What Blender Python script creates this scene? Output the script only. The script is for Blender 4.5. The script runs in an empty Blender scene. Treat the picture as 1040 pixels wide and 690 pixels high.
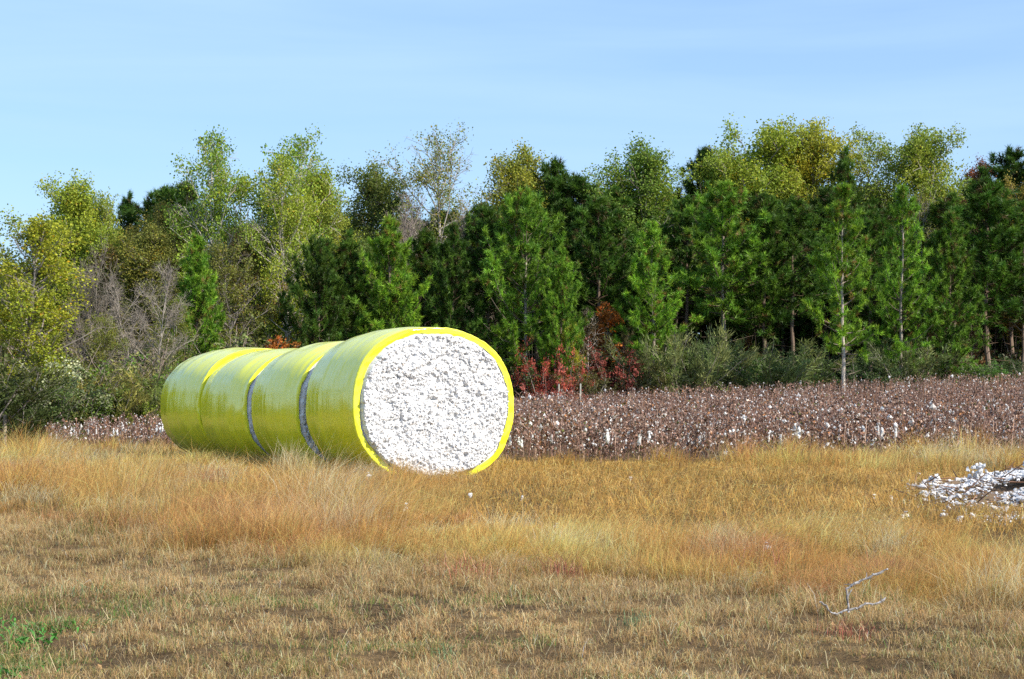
import bpy, math, random
import numpy as np
from mathutils import Vector, noise as mnoise

C = bpy.context.scene.collection
R = np.random.default_rng(7)
random.seed(7)
F = 2055.0            # focal length in pixels of a 1040 px wide frame
HY = 415.0            # horizon row
CAM_Z = 1.6

# ------------------------------------------------------------------ noise
def _hash(ix, iy, s):
    h = (ix.astype(np.int64) * 374761393 + iy.astype(np.int64) * 668265263 + s * 974634541) & 0xFFFFFFFF
    h = ((h ^ (h >> 13)) * 1274126177) & 0xFFFFFFFF
    return ((h ^ (h >> 16)) & 0xFFFF) / 65535.0

def vnoise(x, y, s=0):
    x = np.asarray(x, float); y = np.asarray(y, float)
    ix, iy = np.floor(x), np.floor(y)
    fx, fy = x - ix, y - iy
    fx = fx * fx * (3 - 2 * fx); fy = fy * fy * (3 - 2 * fy)
    a, b = _hash(ix, iy, s), _hash(ix + 1, iy, s)
    c, d = _hash(ix, iy + 1, s), _hash(ix + 1, iy + 1, s)
    return (a * (1 - fx) + b * fx) * (1 - fy) + (c * (1 - fx) + d * fx) * fy

def fbm(x, y, s=0, o=3):
    v, a, t = 0, .5, 0
    for k in range(o):
        v = v + a * vnoise(np.asarray(x) * 2 ** k, np.asarray(y) * 2 ** k, s + k * 17); t += a; a *= .5
    return v / t

def sstep(a, b, v):
    t = np.clip((np.asarray(v, float) - a) / (b - a), 0, 1)
    return t * t * (3 - 2 * t)

# ------------------------------------------------------------------ terrain
def ground_z(x, y):
    x = np.asarray(x, float); y = np.asarray(y, float)
    yc = np.minimum(y, 105)
    xc = np.clip(x, -45, 45)
    z = .53 * sstep(10, 34, y) + np.maximum(yc - 34, 0) * .017 + np.where(xc > 0, .0375 * xc, .0375 * xc - .040 * xc ** 2 / (np.abs(xc) + 2.0)) * sstep(30, 80, y)
    z = z + (fbm(x * .5, y * .5, 3) - .5) * .10 + (fbm(x * 1.9, y * 1.9, 9, 3) - .5) * .10 * (1 - sstep(40, 50, y))
    return z

def gz(x, y):
    return float(ground_z(np.array([x]), np.array([y]))[0])

def wx(px, d):
    return (px - 520.0) / F * d

def edge_wood(x):
    return np.interp(x, [-60, -40, -16, -8, 0, 10, 23, 45, 70], [40, 48, 64, 77, 84, 88, 90, 95, 98])

def field_front(x):
    return np.where(x < 0, 35.6 - 1.8 * x, 35.6 + .10 * x)

def mow_edge(x):
    e = np.interp(x, [-14, -9, -6.2, -3.7, -1.5, 0, 1.5, 3.8, 8, 14], [33, 27, 24.3, 20.4, 18.0, 17.2, 16.3, 14.8, 13.0, 12])
    return e + (fbm(x * .9, x * 0 + 3.3, 21) - .5) * 1.2

# ------------------------------------------------------------------ mesh helpers
def mesh_np(name, V, faces, col=None, smooth=False, mats=()):
    me = bpy.data.meshes.new(name)
    V = np.asarray(V, np.float32)
    me.vertices.add(len(V)); me.vertices.foreach_set('co', V.ravel())
    faces = [np.asarray(f, np.int32) for f in faces if len(f)]
    loops = np.concatenate([f.ravel() for f in faces])
    sizes = np.concatenate([np.full(len(f), f.shape[1], np.int32) for f in faces])
    starts = np.concatenate([[0], np.cumsum(sizes)[:-1]]).astype(np.int32)
    me.loops.add(len(loops)); me.loops.foreach_set('vertex_index', loops)
    me.polygons.add(len(sizes)); me.polygons.foreach_set('loop_start', starts)
    me.update(calc_edges=True)
    if col is not None:
        c = np.ones((len(V), 4), np.float32); c[:, :3] = col
        a = me.color_attributes.new('col', 'FLOAT_COLOR', 'POINT'); a.data.foreach_set('color', c.ravel())
    me.polygons.foreach_set('use_smooth', np.full(len(sizes), smooth))
    for m in mats: me.materials.append(m)
    return me

class MB:
    """collects vertices, faces and a colour per vertex"""
    def __init__(s): s.v, s.f, s.c, s.n = [], {}, [], 0
    def add(s, V, faces, col=(1, 1, 1)):
        V = np.asarray(V, np.float32).reshape(-1, 3)
        for f in faces:
            f = np.asarray(f, np.int64)
            if len(f): s.f.setdefault(f.shape[1], []).append(f + s.n)
        c = np.empty((len(V), 3), np.float32); c[:] = col
        s.v.append(V); s.c.append(c); s.n += len(V)
    def mesh(s, name, mats=(), smooth=False):
        return mesh_np(name, np.concatenate(s.v), [np.concatenate(x) for x in s.f.values()], np.concatenate(s.c), smooth, mats)

def unit(v):
    return v / np.maximum(np.linalg.norm(v, axis=-1, keepdims=True), 1e-9)

def segs(mb, P0, P1, r0, r1, sides=4, col=(1, 1, 1)):
    """tapered prisms between point pairs"""
    P0 = np.asarray(P0, float).reshape(-1, 3); P1 = np.asarray(P1, float).reshape(-1, 3); n = len(P0)
    if n == 0: return
    r0 = np.broadcast_to(np.asarray(r0, float), (n,)); r1 = np.broadcast_to(np.asarray(r1, float), (n,))
    d = unit(P1 - P0)
    up = np.where(np.abs(d[:, 2:3]) > .9, np.array([[1., 0, 0]]), np.array([[0, 0, 1.]]))
    u = unit(np.cross(d, up)); w = np.cross(d, u)
    a = np.arange(sides) / sides * 2 * math.pi
    ring = u[:, None, :] * np.cos(a)[None, :, None] + w[:, None, :] * np.sin(a)[None, :, None]
    V = np.concatenate([P0[:, None] + ring * r0[:, None, None], P1[:, None] + ring * r1[:, None, None]], 1).reshape(-1, 3)
    b = (np.arange(n) * 2 * sides)[:, None]
    k = np.arange(sides)
    q = np.stack([k, (k + 1) % sides, sides + (k + 1) % sides, sides + k], 1)
    faces = (b[:, :, None] + q[None]).reshape(-1, 4)
    cc = np.asarray(col, float)
    if cc.ndim == 2: cc = np.repeat(cc, 2 * sides, 0)
    mb.add(V, [faces], cc)

def rand_unit(n):
    return unit(R.normal(size=(n, 3)))

def leaves(mb, P, size, col, aspect=.6, normal_bias=None):
    """diamond leaves, one quad each, folded a little"""
    n = len(P)
    u = rand_unit(n)
    if normal_bias is not None: u = unit(u + normal_bias)
    w = unit(np.cross(u, rand_unit(n)))
    s = np.broadcast_to(np.asarray(size, float), (n,))[:, None]
    nn = np.cross(u, w)
    V = np.stack([P - u * s * .5, P + w * s * .5 * aspect + nn * s * .12, P + u * s * .5, P - w * s * .5 * aspect + nn * s * .12], 1).reshape(-1, 3)
    f = np.arange(n * 4).reshape(-1, 4)
    mb.add(V, [f], np.repeat(np.asarray(col), 4, 0))

def strokes(mb, P, D, length, width, col):
    """thin pointed needles or blades: one triangle each"""
    n = len(P)
    D = unit(D); w = unit(np.cross(D, rand_unit(n)))
    L = np.broadcast_to(np.asarray(length, float), (n,))[:, None]; W = np.broadcast_to(np.asarray(width, float), (n,))[:, None]
    V = np.stack([P - w * W * .5, P + w * W * .5, P + D * L], 1).reshape(-1, 3)
    mb.add(V, [np.arange(n * 3).reshape(-1, 3)], np.repeat(np.asarray(col), 3, 0))

def ico(sub=1):
    import bmesh
    bm = bmesh.new(); bmesh.ops.create_icosphere(bm, subdivisions=sub, radius=1)
    V = np.array([v.co[:] for v in bm.verts]); Fc = np.array([[v.index for v in f.verts] for f in bm.faces]); bm.free()
    return V, Fc
ICO1, ICOF1 = ico(1)
ICO2, ICOF2 = ico(2)

def lumps(mb, P, s, sub=1, col=(1, 1, 1), rough=.28, flat=.8):
    """irregular tufts of lint"""
    B, Fc = (ICO1, ICOF1) if sub == 1 else (ICO2, ICOF2)
    n = len(P)
    s = np.broadcast_to(np.asarray(s, float), (n,))
    q = unit(R.normal(size=(n, 4)))
    w, x, y, z = q.T
    M = np.stack([1 - 2 * (y * y + z * z), 2 * (x * y - z * w), 2 * (x * z + y * w), 2 * (x * y + z * w), 1 - 2 * (x * x + z * z), 2 * (y * z - x * w),
                  2 * (x * z - y * w), 2 * (y * z + x * w), 1 - 2 * (x * x + y * y)], 1).reshape(n, 3, 3)
    sc = R.uniform(.6, 1.25, (n, 1, 3))
    V = B[None] * sc * (1 + R.normal(0, rough, (n, len(B), 1)).clip(-.6, .8))
    V = np.einsum('nij,nvj->nvi', M, V) * s[:, None, None]
    V[:, :, 2] *= flat
    V += np.asarray(P)[:, None]
    fc = (np.arange(n) * len(B))[:, None, None] + Fc[None]
    cc = np.asarray(col, float)
    if cc.ndim == 2: cc = np.repeat(cc, len(B), 0)
    mb.add(V.reshape(-1, 3), [fc.reshape(-1, 3)], cc)

def tag(o, label=None, cat=None, group=None, kind=None):
    if label: o['label'] = label
    if cat: o['category'] = cat
    if group: o['group'] = group
    if kind: o['kind'] = kind
    return o

def obj(name, me, parent=None, color=None):
    o = bpy.data.objects.new(name, me); C.objects.link(o)
    if parent: o.parent = parent
    if color is not None: o.color = (*color, 1)
    return o

def empty(name, loc, rz=0, sc=(1, 1, 1)):
    o = bpy.data.objects.new(name, None); C.objects.link(o)
    o.location = loc; o.rotation_euler = (0, 0, rz); o.scale = sc; o.empty_display_size = .2
    return o

# ------------------------------------------------------------------ materials
def new_mat(name):
    m = bpy.data.materials.new(name); m.use_nodes = True
    nt = m.node_tree; nt.nodes.clear()
    return m, nt, nt.nodes, nt.links

def leafy(name, trans=.3, rough=.6, spec=.25, tint=True, tfac=(1, 1, 1)):
    """colour = stored colour x object colour; part of the light comes through"""
    m, nt, N, L = new_mat(name)
    at = N.new('ShaderNodeAttribute'); at.attribute_name = 'col'
    out = N.new('ShaderNodeOutputMaterial')
    src = at.outputs['Color']
    if tint:
        oi = N.new('ShaderNodeObjectInfo')
        mx = N.new('ShaderNodeMix'); mx.data_type = 'RGBA'; mx.blend_type = 'MULTIPLY'; mx.inputs[0].default_value = 1
        L.new(src, mx.inputs[6]); L.new(oi.outputs['Color'], mx.inputs[7]); src = mx.outputs[2]
    p = N.new('ShaderNodeBsdfPrincipled'); p.inputs['Roughness'].default_value = rough
    p.inputs['Specular IOR Level'].default_value = spec
    L.new(src, p.inputs['Base Color'])
    if trans > 0:
        t = N.new('ShaderNodeBsdfTranslucent'); L.new(src, t.inputs['Color'])
        ms = N.new('ShaderNodeMixShader'); ms.inputs[0].default_value = trans
        L.new(p.outputs[0], ms.inputs[1]); L.new(t.outputs[0], ms.inputs[2]); L.new(ms.outputs[0], out.inputs[0])
    else:
        L.new(p.outputs[0], out.inputs[0])
    return m

M_LEAF = leafy('leaf', .42, .55, .3)
M_NEEDLE = leafy('pine_needle', .28, .5, .3)
M_BARK = leafy('bark', 0, .9, .1)
M_GRASS = leafy('dry_grass', .45, .6, .2, tint=False)
M_WEED = leafy('weed', .25, .5, .3)
M_STALK = leafy('cotton_stalk', 0, .85, .15, tint=False)
M_LINT = leafy('lint', .2, .95, .05, tint=False)

def ground_mat():
    m, nt, N, L = new_mat('soil_and_thatch')
    out = N.new('ShaderNodeOutputMaterial'); p = N.new('ShaderNodeBsdfPrincipled'); p.inputs['Roughness'].default_value = .95
    p.inputs['Specular IOR Level'].default_value = .1
    g = N.new('ShaderNodeNewGeometry')
    def noise(scale, det, rough=.6):
        n = N.new('ShaderNodeTexNoise'); n.inputs['Scale'].default_value = scale; n.inputs['Detail'].default_value = det; n.inputs['Roughness'].default_value = rough
        L.new(g.outputs['Position'], n.inputs['Vector']); return n
    n1 = noise(.55, 6); n2 = noise(9, 8, .7); n3 = noise(60, 4, .7)
    r1 = N.new('ShaderNodeValToRGB')
    r1.color_ramp.elements[0].position = .35; r1.color_ramp.elements[0].color = (.14, .095, .05, 1)
    r1.color_ramp.elements[1].position = .65; r1.color_ramp.elements[1].color = (.25, .17, .085, 1)
    L.new(n1.outputs[0], r1.inputs[0])
    r2 = N.new('ShaderNodeValToRGB')
    r2.color_ramp.elements[0].position = .35; r2.color_ramp.elements[0].color = (.35, .33, .3, 1)
    r2.color_ramp.elements[1].position = .65; r2.color_ramp.elements[1].color = (1.15, 1.1, 1, 1)
    L.new(n2.outputs[0], r2.inputs[0])
    mx = N.new('ShaderNodeMix'); mx.data_type = 'RGBA'; mx.blend_type = 'MULTIPLY'; mx.inputs[0].default_value = .9
    L.new(r1.outputs[0], mx.inputs[6]); L.new(r2.outputs[0], mx.inputs[7]); L.new(mx.outputs[2], p.inputs['Base Color'])
    b = N.new('ShaderNodeBump'); b.inputs['Strength'].default_value = .8; b.inputs['Distance'].default_value = .05
    ad = N.new('ShaderNodeMath'); ad.operation = 'ADD'; L.new(n2.outputs[0], ad.inputs[0]); L.new(n3.outputs[0], ad.inputs[1])
    L.new(ad.outputs[0], b.inputs['Height']); L.new(b.outputs[0], p.inputs['Normal']); L.new(p.outputs[0], out.inputs[0])
    return m

def wrap_mat():
    """glossy stretched plastic film; the stored colour holds (metres along the axis, angle)"""
    m, nt, N, L = new_mat('yellow_plastic_wrap')
    out = N.new('ShaderNodeOutputMaterial'); p = N.new('ShaderNodeBsdfPrincipled')
    at = N.new('ShaderNodeAttribute'); at.attribute_name = 'col'
    sp = N.new('ShaderNodeSeparateColor'); L.new(at.outputs['Color'], sp.inputs[0])
    oi = N.new('ShaderNodeObjectInfo')
    def vec(a, b):
        c = N.new('ShaderNodeCombineXYZ')
        m1 = N.new('ShaderNodeMath'); m1.operation = 'MULTIPLY'; m1.inputs[1].default_value = a; L.new(sp.outputs[0], m1.inputs[0])
        m2 = N.new('ShaderNodeMath'); m2.operation = 'MULTIPLY'; m2.inputs[1].default_value = b; L.new(sp.outputs[1], m2.inputs[0])
        m3 = N.new('ShaderNodeMath'); m3.operation = 'MULTIPLY'; m3.inputs[1].default_value = 50; L.new(oi.outputs['Random'], m3.inputs[0])
        L.new(m1.outputs[0], c.inputs[0]); L.new(m2.outputs[0], c.inputs[1]); L.new(m3.outputs[0], c.inputs[2]); return c
    def noise(v, det=3, rough=.55):
        n = N.new('ShaderNodeTexNoise'); n.inputs['Scale'].default_value = 1; n.inputs['Detail'].default_value = det; n.inputs['Roughness'].default_value = rough
        L.new(v.outputs[0], n.inputs['Vector']); return n
    n1 = noise(vec(13, 1.1)); n2 = noise(vec(70, 2.2), 3); n3 = noise(vec(2.2, 2.0), 4)
    r = N.new('ShaderNodeValToRGB')
    r.color_ramp.elements[0].position = .3; r.color_ramp.elements[0].color = (.92, .90, .02, 1)
    r.color_ramp.elements[1].position = .7; r.color_ramp.elements[1].color = (.97, .96, .055, 1)
    L.new(n1.outputs[0], r.inputs[0]); L.new(r.outputs[0], p.inputs['Base Color'])
    rr = N.new('ShaderNodeMapRange'); rr.inputs['To Min'].default_value = .06; rr.inputs['To Max'].default_value = .20
    L.new(n3.outputs[0], rr.inputs[0]); L.new(rr.outputs[0], p.inputs['Roughness'])
    p.inputs['IOR'].default_value = 1.55
    p.inputs['Specular IOR Level'].default_value = .45
    p.inputs['Coat Weight'].default_value = .30; p.inputs['Coat IOR'].default_value = 1.55; p.inputs['Coat Roughness'].default_value = .07
    b1 = N.new('ShaderNodeBump'); b1.inputs['Strength'].default_value = .55; b1.inputs['Distance'].default_value = .012; L.new(n1.outputs[0], b1.inputs['Height'])
    b2 = N.new('ShaderNodeBump'); b2.inputs['Strength'].default_value = .55; b2.inputs['Distance'].default_value = .005; L.new(n2.outputs[0], b2.inputs['Height']); L.new(b1.outputs[0], b2.inputs['Normal'])
    L.new(b2.outputs[0], p.inputs['Normal']); L.new(b2.outputs[0], p.inputs['Coat Normal']); L.new(p.outputs[0], out.inputs[0])
    return m

def cotton_mat():
    m, nt, N, L = new_mat('loose_cotton')
    out = N.new('ShaderNodeOutputMaterial'); p = N.new('ShaderNodeBsdfPrincipled'); p.inputs['Roughness'].default_value = 1
    p.inputs['Specular IOR Level'].default_value = .05
    tc = N.new('ShaderNodeTexCoord')
    def noise(scale, det=3, rough=.6):
        n = N.new('ShaderNodeTexNoise'); n.inputs['Scale'].default_value = scale; n.inputs['Detail'].default_value = det; n.inputs['Roughness'].default_value = rough
        L.new(tc.outputs['Object'], n.inputs['Vector']); return n
    n1 = noise(34, 3); n2 = noise(75, 5, .75); n3 = noise(6, 3)
    r = N.new('ShaderNodeValToRGB'); e = r.color_ramp.elements
    e[0].position = .33; e[0].color = (.25, .20, .16, 1); e[1].position = .40; e[1].color = (.76, .76, .76, 1)
    L.new(n1.outputs[0], r.inputs[0])
    r3 = N.new('ShaderNodeValToRGB'); e = r3.color_ramp.elements
    e[0].position = .3; e[0].color = (.9, .89, .88, 1); e[1].position = .6; e[1].color = (1, 1, 1, 1)
    L.new(n3.outputs[0], r3.inputs[0])
    mx = N.new('ShaderNodeMix'); mx.data_type = 'RGBA'; mx.blend_type = 'MULTIPLY'; mx.inputs[0].default_value = 1
    L.new(r.outputs[0], mx.inputs[6]); L.new(r3.outputs[0], mx.inputs[7]); L.new(mx.outputs[2], p.inputs['Base Color'])
    b = N.new('ShaderNodeBump'); b.inputs['Strength'].default_value = .45; b.inputs['Distance'].default_value = .015
    L.new(n2.outputs[0], b.inputs['Height']); L.new(b.outputs[0], p.inputs['Normal']); L.new(p.outputs[0], out.inputs[0])
    return m

M_GROUND, M_WRAP, M_COTTON = ground_mat(), wrap_mat(), cotton_mat()

# ------------------------------------------------------------------ ground
def build_ground():
    xs = np.unique(np.concatenate([np.linspace(-60, 60, 161), np.linspace(-13, 13, 261), np.linspace(-2000, -60, 24), np.linspace(60, 2000, 24)]))
    ys = np.unique(np.concatenate([np.linspace(-20, 110, 181), np.linspace(9, 42, 331), np.linspace(-400, -20, 8), np.linspace(110, 4000, 30)]))
    X, Y = np.meshgrid(xs, ys)
    Z = ground_z(X, Y)
    V = np.stack([X, Y, Z], -1).reshape(-1, 3)
    nx, ny = len(xs), len(ys)
    i = (np.arange(ny - 1)[:, None] * nx + np.arange(nx - 1)[None]).ravel()
    me = mesh_np('ground', V, [np.stack([i, i + 1, i + nx + 1, i + nx], 1)], None, True, [M_GROUND])
    tag(obj('ground', me), kind='structure')
build_ground()

# ------------------------------------------------------------------ grass
def blades(mb, x, y, h, az, lean, width, colb, colt, z0=None, flat=None):
    """curved blades: base pair, middle pair, tip"""
    n = len(x)
    z = ground_z(x, y) - .01 if z0 is None else z0
    B = np.stack([x, y, z], 1)
    d = np.stack([np.cos(az), np.sin(az), np.zeros(n)], 1)
    wa = az + math.pi / 2 + R.normal(0, .9, n)
    w = np.stack([np.cos(wa), np.sin(wa), R.normal(0, .2, n)], 1) * (width * .5)[:, None]
    mid = B + d * (h * lean * .32)[:, None] + np.array([0, 0, 1.]) * (h * np.sqrt(np.maximum(1 - (lean * .6) ** 2, .05)) * .58)[:, None]
    tip = B + d * (h * lean)[:, None] + np.array([0, 0, 1.]) * (h * np.sqrt(np.maximum(1 - lean ** 2, .03)))[:, None]
    V = np.stack([B - w, B + w, mid + w * .8, mid - w * .8, tip], 1).reshape(-1, 3)
    k = (np.arange(n) * 5)[:, None]
    q = k + np.array([[0, 1, 2, 3]]); t = k + np.array([[3, 2, 4]])
    cm = colb * .4 + colt * .6
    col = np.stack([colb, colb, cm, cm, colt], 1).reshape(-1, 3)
    mb.add(V, [q, t], col)

def pick(pal, n, jit=.18):
    pal = np.array(pal, float)
    w = pal[:, 3] / pal[:, 3].sum()
    c = pal[R.choice(len(pal), n, p=w), :3]
    return np.clip(c * np.exp(R.normal(0, jit, (n, 1))), 0, .9)

def frustum_pts(n, y0, y1, k=.33, pad=1.0, power=1.0):
    """points spread evenly over the seen wedge of land between two depths"""
    y = np.sqrt(R.uniform(y0 ** 2, y1 ** 2, n)) if power == 1 else y0 + (y1 - y0) * R.uniform(0, 1, n) ** power
    x = R.uniform(-1, 1, n) * (k * y + pad)
    return x, y

def flat_zone(x, y):
    """where the grass lies trampled round the module and the spilled pile"""
    a = sstep(-1.6, .2, x) * sstep(19.6, 21.6, y + (fbm(x * .8, y * .5, 41) - .5) * 3) * (1 - sstep(35.2, 36.4, y + (x > 4) * 0))
    hump = sstep(3.2, 5.0, x) * sstep(31.0, 33.0, y) * (1 - sstep(11, 13, x))
    return np.clip(a - hump * .95, 0, 1)

def tall_h(x, y):
    """height of the uncut grass"""
    e = y - mow_edge(x)
    h = .45 * sstep(-.3, .6, e) * (.45 + 1.05 * fbm(x * .55, y * .45, 51))
    h = h * (1 - .42 * sstep(-2.4, -.6, x) * (1 - sstep(28, 31, y)))
    h = h * (1 - .86 * flat_zone(x, y))
    h = h * (1 - .42 * sstep(26, 30, y) * sstep(-9, -7, x) * (1 - sstep(-1.2, 0, x)))
    h = h * (1 - .35 * sstep(36, 45, y))
    h = h * (1 - .70 * sstep(3.6, 5.0, x) * sstep(17.5, 20.5, y) * (1 - sstep(30, 32, y)))
    return h

BALE_AX = np.array([-.450, .893]); BALE_FR = np.array([-1.20, 31.5])
def in_bales(x, y, m=0.):
    dx, dy = x - BALE_FR[0], y - BALE_FR[1]
    t = dx * BALE_AX[0] + dy * BALE_AX[1]
    s = dx * BALE_AX[1] - dy * BALE_AX[0]
    return (t > -.05 - m) & (t < 10.4 + m) & (np.abs(s) < 1.0 + m)

GOLD = [(.62, .42, .14, 4), (.52, .34, .10, 3), (.70, .52, .22, 2.4), (.38, .24, .08, 1.4), (.40, .36, .09, 1.1), (.30, .17, .09, .6)]
STRAW = [(.80, .51, .22, 3), (.88, .63, .34, 2.5), (.62, .37, .16, 2.2), (.60, .43, .17, .8), (.34, .23, .14, .8)]
GREENS = [(.12, .20, .04, 2), (.20, .26, .06, 2), (.28, .28, .08, 1)]

def build_tall():
    mb = MB()
    # tussocks: each with its own height, lean, colour
    for (nc, y0, y1, nb) in ((1150, 13.5, 23, 470), (1350, 23, 38, 270), (1400, 38, 66, 68)):
        cx, cy = frustum_pts(nc, y0, y1)
        ch = tall_h(cx, cy)
        e = cy - mow_edge(cx)
        keep = (ch > .13) & ~in_bales(cx, cy, -.05) & (cy < edge_wood(cx) - 1) & (cy < field_front(cx) + .4)
        cx, cy, ch, e = cx[keep], cy[keep], ch[keep], e[keep]; k = len(cx)
        ch = ch * np.exp(R.normal(0, .38, k)).clip(.4, 1.9)
        crad = R.uniform(.16, .50, k)
        caz = R.normal(-.1, .45, k) + (fbm(cx * .3, cy * .3, 71) - .5) * 2.4
        cl = np.clip(R.normal(.66, .17, k), .15, .93)
        tone = R.random(k); big = fbm(cx * .35, cy * .35, 77)
        red = sstep(.60, .72, fbm(cx * .45, cy * .45, 81)) * (R.random(k) < .45)
        for (a, b, r) in ((-2.8, 21.2, .8), (-1.95, 20.6, .7), (2.2, 18.6, .6), (-7.3, 30, 1.2), (-.5, 17.6, .35), (.5, 17.4, .3)): red = np.maximum(red, .85 * np.exp(-(((cx - a) / r) ** 2 + ((cy - b) / r / 1.3) ** 2)) * (R.random(k) < .75))
        grn = np.clip(sstep(.46, .7, fbm(cx * .7, cy * .7, 91)) * .75 + .25 * (1 - sstep(0, 1.2, e)), 0, 1)
        idx = np.repeat(np.arange(k), nb); m = len(idx)
        ox, oy = R.normal(0, 1, m) * crad[idx] * .55, R.normal(0, 1, m) * crad[idx] * .55
        x, y = cx[idx] + ox, cy[idx] + oy
        q = (R.random(m) < .35) 
        az = np.where(q, np.arctan2(oy, ox), caz[idx]) * 1.0 + R.normal(0, .55, m) + np.where(R.random(m) < .12, math.pi, 0)
        lean = np.clip(cl[idx] + R.normal(0, .22, m), .03, .97)
        h = ch[idx] * R.uniform(.45, 1.25, m)
        base = np.array([[.97, .61, .22]]) * (1 - tone[:, None]) + np.array([[.88, .46, .13]]) * tone[:, None]
        base = base * np.exp(R.normal(0, .16, (k, 1))) * (.75 + .5 * big[:, None])
        pale = (R.random((k, 1)) < .15); base = np.where(pale, np.array([[.95, .74, .44]]), base)
        base = base * (1 - red[:, None]) + red[:, None] * np.array([[.66, .30, .17]])
        ct = base[idx] * np.exp(R.normal(.04, .26, (m, 1)))
        ct = np.minimum(ct, .92)
        old = R.random(m) < .12; ct[old] = pick([(.30, .19, .09, 1), (.22, .14, .07, 1)], int(old.sum()))
        cb = ct * np.array([.54, .50, .40])  # blade feet browner, and darkened to paint in shade low in the tussock
        g = R.random(m) < grn[idx] * .15
        cg = pick(GREENS, m); ct[g] = ct[g] * .35 + cg[g] * .65; cb[g] = cg[g] * .9
        wd = R.uniform(.0018, .0045, m) * np.clip(y / 22, .8, 2.4)
        ok = ~in_bales(x, y) & (y < field_front(x) + .8)
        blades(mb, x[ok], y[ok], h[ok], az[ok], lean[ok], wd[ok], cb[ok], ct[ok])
    # thin low growth between the tussocks, coloured darker to paint shade there
    for (n, y0, y1) in ((60000, 13.5, 27), (45000, 27, 66)):
        x, y = frustum_pts(n, y0, y1)
        h = tall_h(x, y)
        keep = (h > .10) & ~in_bales(x, y) & (y < edge_wood(x) - 1) & (y < field_front(x) + .5)
        x, y, h = x[keep], y[keep], h[keep]; m = len(x)
        ct = pick([(.44, .28, .10, 3), (.34, .21, .08, 2), (.28, .26, .07, 1.3), (.18, .12, .06, 1.2)], m)
        blades(mb, x, y, h * R.uniform(.25, .65, m), R.uniform(0, 6.28, m), np.clip(R.normal(.5, .25, m), .03, .97), R.uniform(.005, .009, m) * np.clip(y / 22, .8, 2.2), ct * .8, ct)
    me = mb.mesh('tall_grass', [M_GRASS])
    tag(obj('tall_grass', me), 'uncut golden dry grass leaning over in front of the yellow bales', 'grass', kind='stuff')
build_tall()

def build_mowed():
    mb = MB()
    n = 1150000
    x, y = frustum_pts(n, 11.2, 27.5, .30)
    e = y - mow_edge(x)
    d1 = fbm(x * 1.6, y * 1.6, 101); d2 = fbm(x * 5, y * 5, 111, 2)
    keep = (e < .8) & (R.random(n) < np.clip((d1 - .10) * 2.4, 0.3, 1) * np.clip((d2 - .36) * 5.0, .06, 1)) 
    x, y, e, d1 = x[keep], y[keep], e[keep], d1[keep]; m = len(x)
    h = R.uniform(.03, .12, m) * (.2 + 1.9 * fbm(x * 3.1, y * 3.1, 121, 2) ** 1.3) * (1 + .8 * sstep(-2.0, .3, e))
    ct = pick(STRAW, m, .32) * (.72 + .5 * fbm(x * 1.2, y * 1.2, 145))[:, None]; cb = ct * .55  # darker feet paint shade into the gaps of the mown grass
    g = fbm(x * .9, y * .9, 131)
    gx = np.exp(-(((x + 3.35) / .55) ** 2 + ((y - 15.0) / .5) ** 2)) + .8 * np.exp(-(((x + 2.9) / .5) ** 2 + ((y - 12.4) / .35) ** 2)) \
        + .25 * np.exp(-(((x - 3.2) / .7) ** 2 + ((y - 13.2) / .7) ** 2))
    grn = (sstep(.58, .76, g) * .3 + .03 + .6 * gx) > R.random(m)
    cg = pick([(.10, .22, .04, 2), (.15, .26, .05, 2), (.24, .27, .07, 2), (.08, .17, .07, .7)], m)
    ct[grn] = cg[grn]; cb[grn] = cg[grn] * .9
    gold = (sstep(.5, .7, fbm(x * .6, y * .6, 141)) * .4) > R.random(m)
    ct[gold & ~grn] = pick(GOLD, m)[gold & ~grn] * .85
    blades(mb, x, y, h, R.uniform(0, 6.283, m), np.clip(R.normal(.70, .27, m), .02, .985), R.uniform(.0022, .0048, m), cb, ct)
    # loose straws lying about, scraps of dead leaf
    k = 5200
    x, y = frustum_pts(k, 11.2, 26, .30); ok = y < mow_edge(x) + .3; x, y = x[ok], y[ok]; k = len(x)
    ct = pick([(.80, .62, .36, 3), (.60, .42, .22, 2), (.30, .2, .12, 1)], k)
    blades(mb, x, y, R.uniform(.08, .24, k), R.uniform(0, 6.28, k), np.clip(R.normal(.965, .05, k), .6, .99), R.uniform(.0022, .0042, k), ct, ct, z0=ground_z(x, y) + R.uniform(.0, .03, k))
    k = 3200
    x, y = frustum_pts(k, 11.2, 26, .30); ok = y < mow_edge(x); x, y = x[ok], y[ok]; k = len(x)
    leaves(mb, np.stack([x, y, ground_z(x, y) + R.uniform(.005, .05, k)], 1), R.uniform(.015, .05, k), pick([(.22, .13, .07, 2), (.36, .22, .10, 2), (.14, .09, .06, 1)], k), .7)
    me = mb.mesh('mown_grass', [M_GRASS])
    tag(obj('mown_grass', me), 'short mown straw brown grass with green patches along the verge', 'grass', kind='stuff')
build_mowed()

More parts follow.
